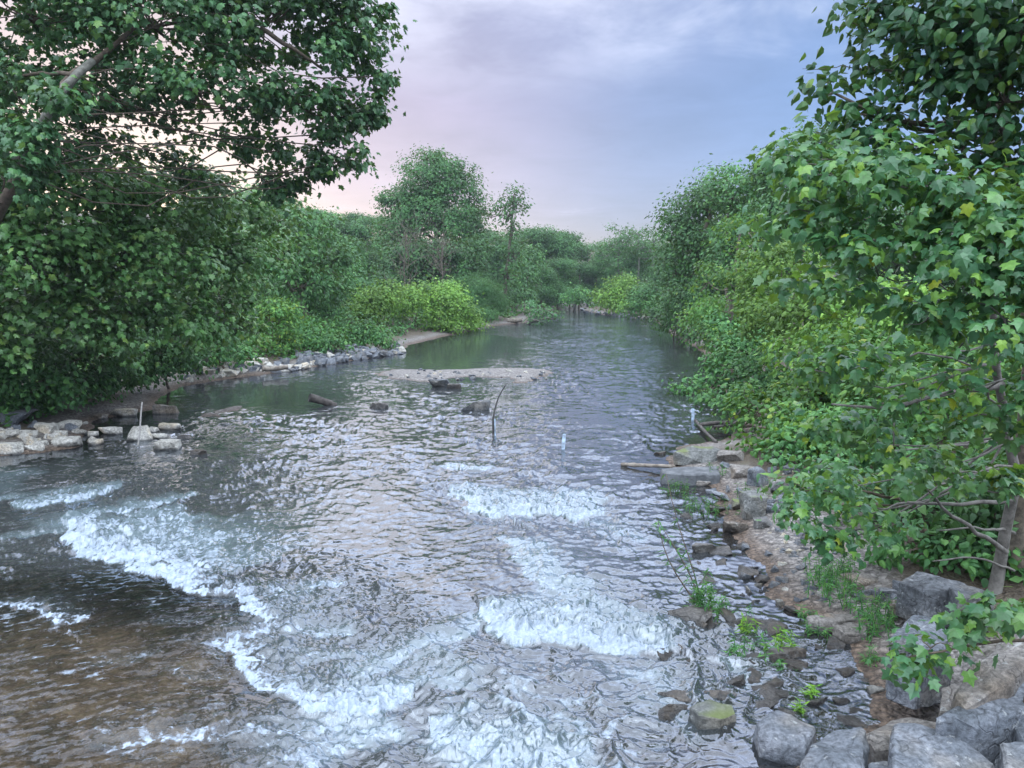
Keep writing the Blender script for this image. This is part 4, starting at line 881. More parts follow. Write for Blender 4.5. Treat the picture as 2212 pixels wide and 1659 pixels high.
# the big sycamore leaning in from the left
L = [(60, 40, 18, 240, 150), (330, 60, 18, 240, 150), (570, 50, 19, 180, 130), (720, 50, 19.5, 110, 90), (760, 125, 20, 62, 75), (765, 20, 20, 58, 66), (815, 165, 20, 30, 26, .7), (800, 215, 20.2, 28, 24, .6), (770, 255, 20.3, 24, 22, .6), (700, 290, 20, 36, 28, .6), (640, 395, 20.4, 26, 20, .6), (600, 420, 20.5, 30, 18, .6), (812, 250, 20.4, 8, 16, .5), (690, 345, 20.2, 22, 30, .5), (110, 215, 15.1, 44, 26, .35), (60, 300, 15.2, 40, 30, .5), (150, 310, 18.5, 90, 44, .7), (260, 240, 18.6, 80, 50, .6), (60, 140, 18.5, 90, 60, .7), (180, -160, 18, 330, 140, .7), (560, -140, 19, 260, 120, .7),
     (430, 200, 18, 210, 75), (620, 220, 19, 130, 62), (700, 225, 20, 85, 45, .8), (735, 300, 20, 40, 48, .8), (760, 345, 20.5, 18, 26, .6), (560, 300, 19.5, 85, 50, .75), (640, 330, 20, 60, 38, .6), (600, 385, 20, 50, 34, .8), (690, 372, 20, 16, 26, .5),
     (40, 210, 17, 140, 90), (170, 215, 18, 80, 70), (20, 350, 17, 80, 80), (330, 270, 19, 90, 36, .35), (480, 320, 19.5, 60, 50, .5), (230, 300, 19, 60, 60, .45), (340, 350, 20, 80, 45, .35), (455, 385, 20, 80, 34, .4),
     (-180, 120, 18, 200, 220, .6), (10, 390, 15.2, 80, 60), (70, 360, 15.4, 60, 40, .8), (-30, 250, 15.4, 70, 90)]
bx = np.array([-13.2, 18.0, 0.0]); bx[2] = tz(bx[0], bx[1]) - 0.1
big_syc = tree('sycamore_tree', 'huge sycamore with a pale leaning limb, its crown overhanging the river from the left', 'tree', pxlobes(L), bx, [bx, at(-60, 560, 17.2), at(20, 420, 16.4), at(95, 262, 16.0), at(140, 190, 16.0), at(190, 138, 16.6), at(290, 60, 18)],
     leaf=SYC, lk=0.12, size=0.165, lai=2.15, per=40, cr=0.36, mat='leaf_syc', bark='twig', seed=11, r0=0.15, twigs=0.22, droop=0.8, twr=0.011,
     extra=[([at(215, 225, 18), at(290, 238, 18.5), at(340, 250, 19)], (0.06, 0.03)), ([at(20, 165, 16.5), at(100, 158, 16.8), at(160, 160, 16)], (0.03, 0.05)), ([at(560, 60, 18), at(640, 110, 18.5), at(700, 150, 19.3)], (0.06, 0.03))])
tb = Tubes(); P = np.array([at(40, 350, 15.9), at(68, 305, 15.8), at(95, 262, 15.7), at(118, 222, 15.7), at(142, 188, 15.7), at(168, 160, 16.0), at(200, 132, 16.4)]); tb.add(P, np.array([.155, .15, .145, .135, .13, .12, .10]) * 0.72, 10, 0.05, np.random.default_rng(3))
link('limb', tb.mesh('limb', bx), M['bark_pale'], big_syc)
L = [(130, 420, 19, 190, 90), (330, 440, 21, 170, 80), (500, 455, 24, 110, 60), (60, 560, 18, 150, 130), (260, 560, 20, 200, 110), (440, 570, 23, 120, 100), (560, 540, 26, 60, 60, .8), (-120, 480, 18, 160, 200, .7), (-120, 700, 18, 160, 160, .6),
     (150, 690, 19.5, 170, 90), (330, 690, 22, 150, 90), (480, 690, 25, 90, 80)]
bx = np.array([-14.6, 24.0, 0]); bx[2] = tz(bx[0], bx[1]) - .1
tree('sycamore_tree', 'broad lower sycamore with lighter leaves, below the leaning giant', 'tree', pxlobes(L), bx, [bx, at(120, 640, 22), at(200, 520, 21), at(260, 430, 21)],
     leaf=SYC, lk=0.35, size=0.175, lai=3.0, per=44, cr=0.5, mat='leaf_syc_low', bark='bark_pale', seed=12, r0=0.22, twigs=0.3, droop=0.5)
SH = [
 ('shrub', 'dark leafy bush at the left edge above the grey boulder', [(20, 760, 21, 120, 90), (-90, 780, 20, 110, 110), (60, 840, 20.5, 90, 50)], 'leaf_dark', 0.17, 3.4),
 ('shrub', 'dark bush with drooping sprays over the brown shore', [(190, 770, 23.5, 110, 80), (170, 830, 22.8, 90, 40), (250, 810, 25, 60, 40)], 'leaf_dark', 0.17, 3.4),
 ('shrub', 'low blue green bush beside the left rocks', [(60, 872, 22.5, 62, 34), (10, 880, 22, 50, 30)], 'leaf_dark', 0.15, 3.4),
 ('shrub', 'rounded dark bush in the middle of the left bank', [(340, 760, 27, 90, 66), (300, 800, 27, 60, 30), (395, 780, 29, 50, 36)], 'leaf_dark', 0.18, 3.4),
 ('shrub', 'mid green bush above the strewn shore stones', [(450, 750, 31, 70, 55), (500, 770, 33, 50, 32)], 'leaf_mid', 0.18, 3.2),
 ('shrub', 'feathery olive bush hanging over the riprap', [(590, 690, 38, 64, 50), (600, 745, 38, 54, 30), (540, 735, 36, 36, 30)], 'leaf_olive', 0.2, 2.6),
 ('shrub', 'yellow green weedy bush on top of the riprap', [(660, 730, 43, 50, 34), (710, 745, 44, 40, 24), (640, 700, 44, 40, 30)], 'leaf_mid', 0.2, 3.0),
 ('shrub', 'leafy bush over the end of the riprap', [(760, 720, 47, 50, 40), (820, 735, 47, 34, 24), (720, 690, 49, 34, 34)], 'leaf_mid', 0.2, 3.0),
 ('shrub', 'tall bright lime bush, first of the lime ones on the left bank', [(800, 660, 54, 46, 46), (775, 690, 53, 40, 40), (840, 640, 55, 34, 30)], 'leaf_lime', 0.26, 3.0),
 ('shrub', 'lime bush in the middle of the left bank clump', [(880, 655, 58, 40, 36), (905, 640, 60, 34, 30)], 'leaf_lime', 0.26, 3.0),
 ('shrub', 'round lime bush leaning over the gravel point', [(975, 660, 60, 44, 44), (1010, 690, 61, 30, 26), (950, 690, 59, 40, 30), (960, 630, 62, 30, 26)], 'leaf_lime', 0.26, 3.0),
 ('shrub', 'small lime bush at the tip of the gravel point', [(1020, 700, 63, 24, 18), (985, 708, 62, 26, 14)], 'leaf_lime', 0.24, 3.0),
 ('willow_shrub', 'grey green willow bush behind the round lime bush', [(1040, 640, 74, 46, 40), (1010, 625, 76, 40, 34), (1065, 660, 74, 28, 28), (1035, 680, 73, 40, 18)], 'leaf_willow', 0.28, 3.0),
 ('shrub', 'bush at the far end of the right bank row', [(1250, 640, 100, 34, 22), (1225, 645, 104, 18, 12)], 'leaf_mid', 0.36, 3.0),
 ('shrub', 'tallest light green bush of the far right bank', [(1345, 628, 92, 36, 36), (1310, 645, 92, 34, 26), (1335, 660, 90, 40, 18)], 'leaf_lime', 0.34, 2.8),
 ('shrub', 'rounded bush near the end of the far right bank, by the tall trees', [(1395, 648, 82, 34, 38), (1425, 665, 78, 26, 26), (1375, 672, 82, 30, 16)], 'leaf_mid', 0.32, 3.0),
 ('shrub', 'small dark bush at the far river bend', [(1200, 650, 112, 26, 16), (1170, 645, 112, 22, 14)], 'leaf_mid', 0.36, 3.0),
 ('shrub', 'shady bush behind the cut bank', [(1120, 640, 88, 32, 20), (1085, 655, 84, 24, 20)], 'leaf_dark', 0.3, 3.0),
 ('shrub', 'dense bush spilling over the water below the tall right trees', [(1470, 660, 52, 40, 50), (1450, 700, 55, 30, 28), (1510, 720, 46, 34, 34), (1420, 680, 62, 22, 22)], 'leaf_dark', 0.24, 3.2),
 ('shrub', 'yellowish bush leaning out over the right water', [(1540, 680, 38, 56, 40, .8), (1500, 690, 40, 34, 26, .7), (1560, 740, 35, 50, 40, .8)], 'leaf_olive', 0.2, 2.6),
 ('shrub', 'mid green shrub with sprays reaching the water on the right', [(1570, 800, 28, 62, 50), (1510, 830, 28, 50, 22, .6), (1475, 845, 28.5, 22, 10, .6), (1610, 870, 25, 54, 40), (1560, 860, 26, 50, 28, .7)], 'leaf_mid', 0.17, 2.8),
 ('shrub', 'olive shrub standing above the right bank rocks', [(1640, 900, 22, 62, 60), (1700, 930, 20, 60, 60), (1620, 960, 21, 34, 24, .7), (1740, 870, 20, 80, 70)], 'leaf_olive', 0.15, 2.8),
 ('shrub', 'bright green sapling thicket between the right trees', [(1690, 580, 27, 70, 66), (1640, 620, 28, 50, 60), (1660, 700, 26, 70, 60), (1740, 680, 24, 70, 80)], 'leaf_lime', 0.17, 2.6),
 ('shrub', 'leafy bush right above the blue grey boulder', [(1730, 960, 16, 70, 46), (1800, 1010, 14.5, 80, 50), (1690, 990, 16.5, 40, 26, .7), (1860, 940, 15, 90, 70)], 'leaf_mid', 0.14, 2.8),
 ('shrub', 'bright yellow green bush between the bank and the foreground leaves', [(1840, 700, 22, 110, 90), (1740, 780, 22, 70, 60), (1950, 720, 20, 110, 110), (1780, 860, 20, 70, 60)], 'leaf_lime', 0.17, 2.6),
 ('shrub', 'mid green bush below the bright sapling thicket', [(1610, 760, 31, 70, 60), (1560, 720, 36, 50, 50), (1660, 820, 27, 60, 50)], 'leaf_mid', 0.18, 3.0),
 ('shrub', 'green thicket behind the foreground sycamore', [(1850, 800, 19, 120, 110), (1980, 880, 18, 140, 120), (2120, 800, 18, 150, 160), (1800, 960, 18, 80, 60), (2280, 900, 17, 160, 200)], 'leaf_olive', 0.17, 2.8),
 ('shrub', 'dark low undergrowth bush behind the foreground trunk', [(2000, 1060, 13.5, 130, 70), (2150, 1120, 12.5, 120, 90), (1880, 1080, 14, 70, 40), (2280, 1050, 12, 120, 140)], 'leaf_dark', 0.14, 3.0),
 ('shrub', 'leafy bush shading the gravel spit', [(1960, 1170, 10.8, 90, 46), (2080, 1200, 10.2, 90, 50), (2200, 1190, 9.6, 80, 60)], 'leaf_mid', 0.12, 2.4),
]
for i, (nm, lab, L, mt, sz, lai) in enumerate(SH):
    simple_tree(nm, lab, 'shrub', L, size=sz, lai=lai * 1.05, per=26, cr=sz * 2.1, mat=mt, bark='twig', seed=100 + i, r0=0.05, twigs=0.25, droop=0.35, twr=0.008,
                leaf=NARROW if nm == 'willow_shrub' else (HEART if sz < 0.19 else RHOMB), d_base=np.mean([l[2] for l in L]) + 0.6)
TR = [
 ('tree', 'dark shady tree just beyond the sycamore on the left bank', [(640, 500, 46, 80, 60), (600, 560, 42, 70, 60), (690, 570, 48, 60, 50), (650, 620, 46, 70, 50), (700, 640, 50, 50, 50), (620, 460, 50, 50, 30)], 'leaf_dark', 0.3, 3.0, 0.3),
 ('tree', 'leafy tree behind the lime bushes on the left', [(730, 600, 60, 60, 50), (760, 640, 58, 40, 50), (720, 540, 64, 60, 40), (690, 650, 56, 50, 40)], 'leaf_mid', 0.32, 3.0, 0.3),
 ('tree', 'giant rounded tree rising highest in the middle of the view', [(935, 395, 90, 72, 66), (900, 450, 90, 72, 60), (990, 420, 90, 50, 66), (850, 440, 90, 34, 32), (940, 480, 88, 90, 60), (1025, 470, 90, 26, 44), (870, 510, 88, 60, 50), (1000, 510, 89, 46, 50), (940, 350, 91, 36, 24)], 'leaf_far', 0.34, 2.7, 0.45),
 ('tree', 'dark tree at the foot of the giant rounded tree', [(860, 580, 80, 56, 46), (920, 600, 79, 60, 44), (985, 590, 80, 56, 50), (830, 620, 76, 40, 36), (1020, 560, 82, 36, 46), (960, 640, 78, 60, 30), (930, 555, 78, 46, 34), (895, 545, 79, 40, 30), (970, 545, 78, 40, 30)], 'leaf_dark', 0.38, 3.0, 0.35),
 ('tree', 'light green tree standing right of the slender tree', [(1130, 600, 92, 24, 50), (1115, 630, 90, 26, 36), (1145, 560, 96, 26, 40)], 'leaf_mid', 0.4, 2.8, 0.2),
 ('tree', 'dark tall tree at the river edge, first of the right bank', [(1490, 450, 56, 46, 46), (1470, 510, 56, 40, 60), (1510, 540, 54, 50, 60), (1460, 590, 56, 34, 50), (1540, 430, 54, 50, 40), (1480, 630, 54, 44, 40), (1440, 470, 58, 16, 24, .7)], 'leaf_dark', 0.3, 3.0, 0.3),
 ('tree', 'pale feathery tree topping the right bank row', [(1570, 380, 50, 50, 26, .6), (1590, 430, 48, 60, 50), (1620, 500, 45, 60, 60), (1570, 560, 46, 50, 60), (1640, 410, 46, 50, 50)], 'leaf_mid', 0.28, 2.6, 0.3),
 ('tree', 'broad tall tree behind the foreground leaves, highest on the right bank', [(1740, 320, 46, 60, 44), (1690, 370, 44, 60, 44), (1800, 330, 46, 60, 50), (1740, 430, 42, 90, 70), (1850, 420, 42, 80, 80), (1680, 470, 42, 60, 50)], 'leaf_mid', 0.27, 2.8, 0.35),
 ('tree', 'sparse olive tree with small hanging leaves over the right bank', [(1620, 590, 33, 44, 60, .7), (1580, 620, 34, 40, 50, .7), (1600, 500, 35, 40, 50, .6), (1530, 610, 37, 30, 50, .5)], 'leaf_olive', 0.2, 2.2, 0.15),
]
for i, (nm, lab, L, mt, sz, lai, r0) in enumerate(TR):
    simple_tree(nm, lab, 'tree', L, size=sz, lai=lai * 1.05, per=34, cr=sz * 2.3, mat=mt, bark='bark', seed=200 + i, r0=r0, twigs=0.2, droop=0.3, twr=0.02, d_base=np.mean([l[2] for l in L]) + 1)
# slender two-tuft tree
L = [(1112, 440, 84, 26, 34, .8), (1098, 470, 84, 26, 22, .6), (1070, 440, 85, 22, 22, .35), (1060, 470, 85, 18, 20, .3), (1108, 500, 84, 14, 20, 1.0), (1112, 560, 84, 20, 40, .8), (1100, 600, 84, 24, 30, .8)]
b = foot(1086, 84); tree('tree', 'slender tall tree with a small open top beside the giant tree', 'tree', pxlobes(L), b, [b, at(1095, 580, 84), at(1104, 500, 84), at(1110, 420, 84)], size=0.38, lai=2.2, per=14, cr=0.7, mat='leaf_far', seed=231, r0=0.22, twigs=0.5, twr=0.03)
# bare grey branching tree
def bare_tree(label, u, v0, v1, d, spread, seed):
    rng = np.random.default_rng(seed); b = foot(u, d); root = empty('bare_tree', b, label, 'tree'); tb = Tubes()
    top = at(u, v0, d); tb.add(curve_pts(b, top, 10, 0.03, rng), np.linspace(0.10, 0.02, 10), 6)
    for i in range(26):
        t = rng.uniform(0.25, 0.95); s = b + (top - b) * t
        e = s + np.array([rng.normal() * spread * 0.5, rng.normal() * spread * 0.4, rng.uniform(0.2, 1.0) * spread])
        c = curve_pts(s, e, 7, 0.08, rng); tb.add(c, np.linspace(0.032, 0.010, 7), 5)
        for k in range(4):
            q = c[rng.integers(2, 7)]; tb.add(curve_pts(q, q + np.array([rng.normal() * .3, rng.normal() * .3, rng.uniform(0.1, .5)]) * spread, 5, 0.1, rng), np.linspace(0.014, 0.006, 5), 4)
    link('trunk', tb.mesh('trunk', b), M['bark'], root)
bare_tree('grey leafless tree in front of the giant tree, left one of two', 880, 500, 640, 75, 3.2, 41)
bare_tree('grey leafless tree in front of the giant tree, right one of two', 955, 510, 640, 74, 3.0, 42)
# fallen tree in the river
L = [(1165, 672, 72, 28, 16, .8), (1195, 680, 71, 24, 10, .7), (1145, 660, 73, 18, 16, .8), (1155, 692, 71, 26, 8, .5)]
b = flat(1140, 698, 0.1); tree('fallen_tree', 'fallen tree still in leaf lying in the far water', 'tree', pxlobes(L), b, [b, at(1165, 690, 71.5), at(1212, 686, 71)], size=0.3, lai=2.4, per=12, cr=0.5, mat='leaf_willow', seed=250, r0=0.16, twigs=0.9, twr=0.03, bark='bark_grey')

# ------------------------------------------------------------------ far wood: four grown trees, copied
def proto_tree(seed, mat, name, label, group, sparse=1.0, bark='bark', hgt=16.0):
    rng = np.random.default_rng(seed); L = []
    for i in range(9):
        a = rng.uniform(0, 6.28); q = rng.uniform(0.25, 0.93); w = (1 - abs(q - 0.55)) * 3.4
        L.append((np.array([math.cos(a) * w * 0.75, math.sin(a) * w * 0.75, q * hgt]), np.array([2.5, 2.5, 2.3]) * rng.uniform(0.75, 1.2), sparse))
    L.append((np.array([0, 0, hgt * 0.9]), np.array([2.0, 2.0, 1.7]), sparse))
    return tree(name, label, 'tree', L, (0, 0, 0), [(0, 0, -0.5), (0.2, 0, hgt * 0.5), (0, 0.1, hgt * 0.88)], size=0.43, lai=2.5, per=26, cr=1.0, mat=mat, seed=seed, r0=0.28, twigs=0.15 if sparse > .6 else 0.8, twr=0.03, group=group, bark=bark)
PT = [proto_tree(301, 'leaf_far', 'forest_tree', '', ''), proto_tree(302, 'leaf_far', 'forest_tree', '', ''), proto_tree(303, 'leaf_mid', 'forest_tree', '', ''), proto_tree(304, 'leaf_dark', 'forest_tree', '', ''), proto_tree(305, 'leaf_far', 'forest_tree', '', '', 0.3, 'bark_pale')]
used = set(); rngF = np.random.default_rng(77)
def place(k, u, vtop, d, label, group, wide=1.0):
    o = PT[k] if k not in used else copy_tree(PT[k]); used.add(k)
    x = (u - CX) / F * d; z = tz(x, d) - 0.3; top = at(u, vtop, d)[2]; s = max((top - z) / 16.0, 0.2)
    o.location = (x, d, z); o.scale = (s * wide, s * wide, s); o.rotation_euler = (0, 0, rngF.uniform(0, 6.28)); o['label'] = label; o['group'] = group
GL = ('leafy tree on the distant wooded slope left of the giant tree', 'trees on the left wooded slope')
for u, v, d, k in [(600, 440, 112, 0), (640, 452, 118, 3), (668, 458, 112, 1), (700, 455, 125, 0), (728, 460, 116, 2), (765, 458, 128, 3), (795, 465, 118, 1), (822, 470, 124, 0), (560, 445, 100, 1), (700, 520, 92, 2), (760, 520, 96, 0), (810, 540, 94, 1), (660, 520, 88, 3), (850, 500, 110, 2), (500, 430, 95, 0), (440, 430, 90, 1)]:
    place(k, u, v, d, *GL, wide=1.25)
GC = ('tree of the distant wood right of the giant tree, beyond the river bend', 'trees of the wood beyond the bend')
for u, v, d, k in [(1045, 500, 120, 0), (1075, 505, 115, 1), (1105, 500, 118, 2), (1150, 495, 122, 0), (1178, 488, 126, 1), (1208, 498, 130, 3), (1240, 520, 150, 0), (1268, 525, 155, 2), (1300, 520, 150, 1), (1335, 535, 140, 0), (1400, 520, 135, 2), (1440, 515, 130, 1), (1125, 560, 104, 2), (1170, 570, 108, 1), (1205, 560, 112, 0), (1250, 565, 118, 3), (1285, 560, 122, 1), (1320, 575, 120, 2), (1362, 560, 118, 0), (1410, 575, 112, 1), (1230, 600, 120, 1), (1275, 605, 124, 0), (1180, 610, 122, 2), (1300, 600, 130, 0), (1400, 610, 110, 3)]:
    place(k, u, v, d, *GC, wide=1.2)
GS = ('thin pale topped tree of the far wood, right of the bend', 'sparse pale trees of the far wood')
for u, v, d in [(1335, 482, 120), (1375, 490, 116), (1408, 492, 120), (1355, 500, 124)]: place(4, u, v, d, *GS, wide=1.15)
GR = ('tree of the wood behind the right bank', 'trees behind the right bank')
for u, v, d, k in [(1500, 480, 80, 0), (1580, 420, 75, 3), (1660, 400, 70, 1), (1760, 380, 66, 2), (1860, 400, 60, 0), (1960, 420, 55, 1), (2070, 420, 50, 3), (2180, 420, 46, 0), (2300, 400, 44, 2), (1600, 560, 56, 3), (1750, 560, 48, 3), (1900, 600, 40, 1), (2050, 620, 36, 3), (2200, 600, 34, 0), (2350, 600, 32, 1)]:
    place(k, u, v, d, *GR, wide=1.2)
GB = ('tree of the shady wood behind the left sycamores', 'trees behind the left sycamores')
for u, v, d, k in [(-250, 430, 40, 3), (-100, 450, 44, 0), (40, 470, 42, 3), (160, 480, 46, 1), (280, 470, 48, 3), (390, 480, 50, 0), (480, 470, 56, 3), (560, 490, 62, 1), (330, 560, 40, 3), (200, 600, 36, 3), (60, 600, 34, 3), (430, 600, 46, 3), (530, 610, 50, 3)]:
    place(k, u, v, d, *GB, wide=1.3)

# ------------------------------------------------------------------ foreground trees on the right
L = [(1800, 380, 7.0, 120, 60), (1700, 350, 7.4, 60, 36, .8), (1930, 400, 6.8, 120, 80), (2080, 430, 6.4, 140, 90), (1760, 470, 7.2, 90, 60), (1900, 520, 6.8, 130, 70), (2060, 560, 6.4, 130, 80), (2200, 520, 6.2, 130, 110),
     (1850, 640, 7, 110, 50, .8), (2010, 680, 6.6, 130, 60, .8), (2170, 690, 6.2, 110, 90, .8), (1740, 620, 7.6, 50, 30, .5), (1760, 800, 7.6, 80, 50, .7), (1880, 800, 7.2, 100, 60, .5), (2020, 860, 6.6, 110, 80, .55), (2160, 900, 6.4, 90, 110, .5),
     (1780, 920, 7.8, 70, 40, .5), (1900, 960, 7.4, 90, 50, .5), (1780, 1060, 8.2, 80, 50, .8), (1740, 1110, 8.2, 40, 40, .8), (1880, 1110, 8.0, 100, 50, .55), (2010, 1010, 7.2, 100, 50, .5), (2130, 1060, 7, 90, 60, .45), (1790, 1165, 8.2, 40, 26, .5), (2300, 700, 6.2, 130, 300, .5)]
b = foot(2196, 8.6)
tree('sycamore_tree', 'young foreground sycamore with large leaves and slim grey trunk on the right', 'tree', pxlobes(L), b, [b, at(2188, 1050, 8.3), at(2160, 850, 8.0), at(2140, 600, 7.6), at(2110, 400, 7.2)],
     leaf=SYC, size=0.112, lai=2.8, per=28, cr=0.22, mat='leaf_fore', bark='bark_grey', seed=61, r0=0.058, twigs=0.45, droop=0.7, limbs=True, lk=0.30, twr=0.004,
     extra=[([at(2175, 1195, 8.2), at(2110, 1150, 7.9), at(2057, 1111, 7.7), at(2000, 1060, 7.5)], (0.03, 0.01)), ([at(2185, 1080, 8.2), at(2080, 1088, 7.9), at(1960, 1086, 7.8), at(1890, 1100, 7.8)], (0.026, 0.008)), ([at(2185, 1030, 8.2), at(2131, 1024, 7.8), at(2013, 1016, 7.5)], (0.02, 0.008)),
            ([at(2165, 830, 7.9), at(2060, 850, 7.5), at(1900, 880, 7.2), at(1800, 872, 7.1)], (0.035, 0.008)), ([at(2160, 780, 7.9), at(2090, 800, 7), at(1940, 860, 7), at(1930, 960, 7)], (0.02, 0.006)), ([at(2190, 1150, 8.4), at(2140, 1140, 8.2), at(2030, 1142, 8)], (0.02, 0.008)), ([at(2190, 1230, 8.5), at(2120, 1205, 8.2), at(2010, 1210, 8)], (0.016, 0.006))])
b = foot(2240, 8.9)
L = [(1960, 60, 7.6, 110, 100, .8), (2080, 30, 7.2, 120, 100), (2200, 80, 7, 120, 120), (1900, 20, 7.8, 80, 50, .7), (2040, 170, 7.4, 100, 90), (2170, 220, 7.2, 120, 100), (1880, 150, 7.8, 50, 50, .55), (1800, 200, 7.9, 34, 26, .45), (1855, 245, 7.8, 40, 22, .5), (1960, 260, 7.6, 80, 60, .65), (2080, 320, 7.4, 110, 60, .7), (1930, 330, 7.7, 70, 50, .8), (1870, 300, 7.8, 46, 40, .6), (1980, 390, 7.5, 100, 60, .8), (2150, 440, 7.2, 110, 70, .8), (2220, 350, 7.2, 100, 80, .8), (2100, -120, 7.4, 220, 90, .7), (2330, 150, 7.2, 120, 300, .6)]
tree('vine_covered_tree', 'tall tree smothered in dark vine leaves at the top right corner', 'tree', pxlobes(L), b, [b, at(2230, 700, 8.4), at(2160, 380, 8.0), at(2110, 120, 7.6), at(2090, -60, 7.5)],
     leaf=HEART, size=0.12, lai=3.2, per=22, cr=0.24, mat='leaf_vine', bark='bark', seed=62, r0=0.085, twigs=0.5, droop=0.5, twr=0.005,
     extra=[([at(1960, 60, 7.6), at(1900, 60, 7.7), at(1860, 110, 7.8), at(1835, 135, 7.9)], (0.007, 0.003)), ([at(1900, 20, 7.8), at(1850, 10, 7.9), at(1800, -10, 7.9)], (0.007, 0.003)), ([at(1880, 150, 7.8), at(1820, 140, 7.9), at(1770, 150, 7.9), at(1738, 148, 7.9)], (0.006, 0.002)), ([at(1880, 60, 7.8), at(1830, 50, 7.9), at(1790, 65, 7.9)], (0.005, 0.002))])
L = [(2010, 1400, 5.6, 60, 26), (1975, 1430, 5.6, 50, 24), (2090, 1380, 5.4, 70, 36), (2150, 1330, 5.3, 70, 40), (2060, 1340, 5.6, 50, 30, .8), (2230, 1330, 5.2, 70, 50)]
b = foot(2290, 5.6)
tree('sapling', 'low sycamore sapling branch reaching left in front of the pitted boulder', 'sapling', pxlobes(L), b, [b, at(2230, 1380, 5.4), at(2120, 1390, 5.5), at(1960, 1420, 5.6)], leaf=SYC, size=0.11, lai=1.8, per=10, cr=0.12, mat='leaf_fore', bark='twig', seed=63, r0=0.018, twigs=0.7, droop=0.4, twr=0.003)
L = [(1850, 1040, 9.6, 120, 40, .8), (1760, 1080, 9.8, 60, 40), (1700, 1040, 10.2, 30, 26, .7), (1960, 1060, 9.2, 80, 50, .6)]
b = foot(2060, 10)
tree('shrub', 'yellow green leafy branch hanging over the gravel spit', 'shrub', pxlobes(L), b, [b, at(1990, 1090, 9.5), at(1860, 1060, 9.6), at(1740, 1060, 9.9)], leaf=HEART, size=0.15, lai=2.0, per=12, cr=0.2, mat='leaf_fore', bark='twig', seed=64, r0=0.03, twigs=0.5, twr=0.004)

# ------------------------------------------------------------------ weeds, willow shoots and grass
def weed(name, label, cat, p, n, h, spread, lw, mat, seed, leaf=NARROW, per=14, group=None, lean=(0, 0)):
    rng = np.random.default_rng(seed); root = empty(name, p, label, cat, group); tb = Tubes(); P = []; Td = []; p = np.asarray(p, float)
    for i in range(n):
        b = p + np.array([rng.normal() * spread * 0.5, rng.normal() * spread * 0.5, -0.05]); hh = h * rng.uniform(0.55, 1.1)
        e = b + np.array([rng.normal() * 0.16 * hh + lean[0], rng.normal() * 0.16 * hh + lean[1], hh]); c = curve_pts(b, e, 7, 0.05, rng)
        tb.add(c, np.linspace(0.006, 0.002, 7) * (1 + h * .5), 4)
        t = rng.uniform(0.2, 1.0, per); q = np.stack([np.interp(t * 6, np.arange(7), c[:, k]) for k in range(3)], 1); P.append(q)
        a = rng.uniform(0, 6.28, per); Td.append(np.stack([np.cos(a), np.sin(a), rng.uniform(-0.1, 0.7, per)], 1))
    P = np.vstack(P); Td = np.vstack(Td)
    link('stem', tb.mesh('stem', p), M['twig' if h > 0.7 else mat], root)
    V, Fc = leaf_arrays(P, np.array([0, 0, 1.0]) + rng.normal(size=P.shape) * 0.3, Td, lw * rng.uniform(0.6, 1.2, len(P)), leaf)
    link('foliage', np_mesh('foliage', V - p, Fc), M[mat], root); return root
weed('willow_shoot', 'tall thin willow shoot leaning left from the wet brown rock', 'plant', flat(1515, 1300, 0.1), 3, 1.55, 0.08, 0.13, 'weed', 1, per=22, lean=(-0.30, 0.1))
weed('weed_clump', 'dense narrow leaved clump at the foot of the willow shoot', 'plant', flat(1512, 1316, 0.08), 16, 0.42, 0.20, 0.11, 'weed', 2, per=16)
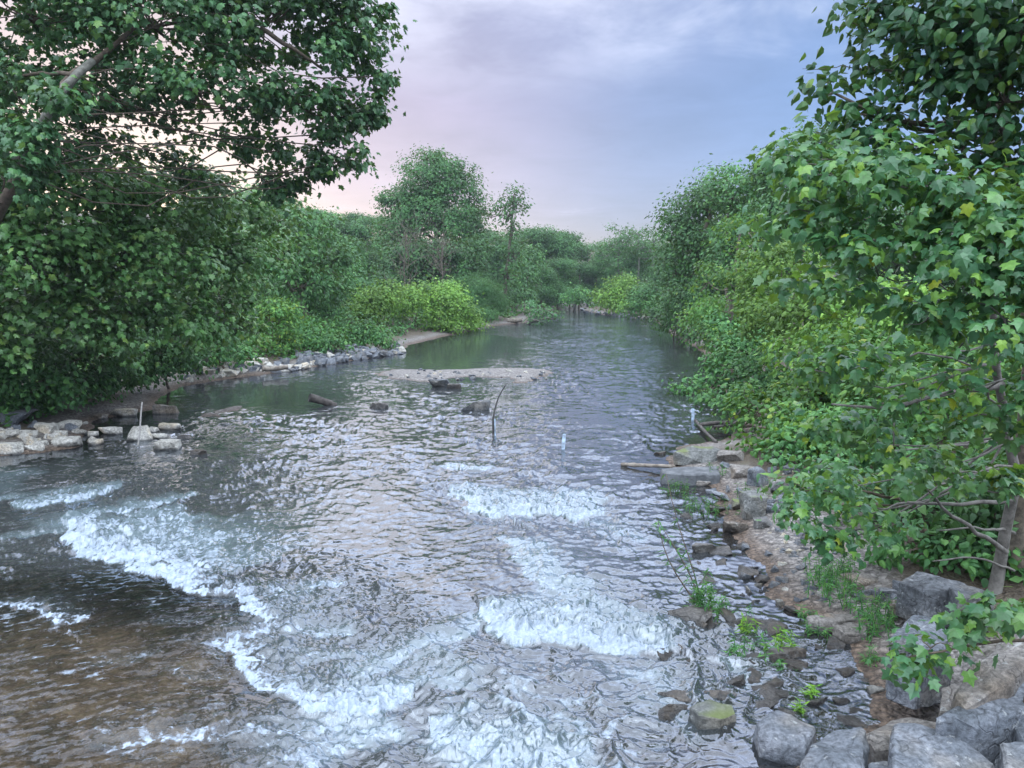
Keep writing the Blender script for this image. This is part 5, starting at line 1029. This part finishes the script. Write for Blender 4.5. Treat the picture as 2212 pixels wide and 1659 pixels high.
WD = [(1452, 1062, 9, .35, .3, 'weed', 'grassy weeds in shallow water below the timber, left end'), (1478, 1064, 8, .3, .25, 'weed', 'grassy weeds in shallow water below the timber, right end'), (1530, 1112, 14, .35, .35, 'weed', 'bushy weed clump in front of the right rocks'),
      (1490, 1100, 8, .35, .3, 'weed', 'loose weed tuft left of the bushy clump'), (1545, 1030, 8, .35, .3, 'weed', 'weeds growing behind the timber end'), (1560, 1325, 9, .22, .16, 'weed', 'short weed tuft right of the willow rock'),
      (1610, 1372, 9, .30, .14, 'weed_lime', 'bright lime weed standing in the shallows'), (1680, 1404, 12, .26, .26, 'weed_lime', 'lime weed tuft growing against the dark wedge rock'), (1650, 1408, 8, .24, .2, 'weed', 'dark weed tuft left of the dark wedge rock'),
      (1580, 1408, 6, .2, .16, 'weed', 'sparse weed sprigs in the shallows left of the lime tuft'), (1790, 1270, 20, .45, .35, 'weed', 'tall green weeds on the inner edge of the gravel spit'), (1820, 1290, 18, .45, .3, 'weed', 'tall weeds just right of the spit edge clump'), (1840, 1240, 12, .35, .2, 'weed', 'weeds behind the pale ground slab'),
      (1880, 1350, 18, .42, .3, 'weed', 'weeds crowding the mossy stone'), (1905, 1375, 14, .4, .25, 'weed', 'dark weeds left of the pitted boulder'), (1735, 1345, 6, .22, .25, 'weed', 'thin sprigs left of the flat pale stones'), (1868, 1330, 10, .38, .22, 'weed', 'weeds right of the flat pale stones'), (1765, 1375, 6, .2, .14, 'weed', 'tiny sprigs below the flat stones'), 
      (1750, 1505, 6, .16, .05, 'weed_lime', 'single lime sprout in the brown pool'), (1722, 1545, 6, .18, .05, 'weed_lime', 'lime sprout in front of the brown pool'), (1880, 1440, 8, .3, .2, 'weed', 'weeds under the left side of the pitted boulder'), (1690, 1450, 5, .14, .2, 'weed', 'tiny weed sprigs near the dark wedge rock'), (1620, 1080, 10, .35, .3, 'weed', 'weeds on the sloping greenish slab'), (1660, 1060, 10, .35, .3, 'weed', 'weeds between boulder and sloping slab')]
for i, (u, v, n, h, sp_, mt, lab) in enumerate(WD):
    p = ground(u, v); weed('weed_clump', lab, 'plant', p, n, h, sp_, 0.09, mt, 400 + i)
p = ground(875, 700); weed('tall_grass', 'tall pale grass clump between the lime bushes on the left bank', 'grass', p, 60, 2.4, 3.2, 0.6, 'grass', 450, per=9)
p = ground(690, 740); weed('tall_grass', 'tall grass patch above the middle of the riprap', 'grass', p, 40, 1.4, 2.6, 0.5, 'grass', 451, per=9)

# ground cover on both banks: nobody could count it
def ground_cover():
    rng = np.random.default_rng(88); n = 420000
    a = np.radians(rng.uniform(-55, 50, n)); r = 8 * (150 / 8) ** rng.random(n); x = r * np.sin(a); y = r * np.cos(a)
    z, sd, bar = terrain(x, y); u, v = project(np.stack([x, y, z], 1)); right = x > 0.12 * y - 1
    keep = (bar < 0.1) & (sd > np.where(right, 2.4, 1.6) + 1.6 * fbm(x * 0.35, y * 0.35, 2, 19)) & (rng.random(n) < 0.55)
    keep &= ~((sd < 3.2) & (v > 1100) & (u > 1500) & (u < 1900))
    keep &= ~((v > 1300) & (u > 1850))
    x, y, z, r = x[keep], y[keep], z[keep], r[keep]; m = len(x)
    hgt = rng.random(m) * (0.15 + 0.55 * sstep(0.0, 0.5, fbm(x * 0.5, y * 0.5, 2, 29) + 0.25))
    P = np.stack([x, y, z + hgt], 1); S = (0.08 + 0.0045 * r) * rng.uniform(0.7, 1.3, m)
    V, Fc = leaf_arrays(P, np.array([0, 0, .8]) + rng.normal(size=P.shape) * 0.5, rng.normal(size=P.shape), S, RHOMB)
    tag(link('undergrowth', np_mesh('undergrowth', V, Fc), M['leaf_mid']), 'low leafy ground cover on both banks', 'undergrowth', kind='stuff')
ground_cover()
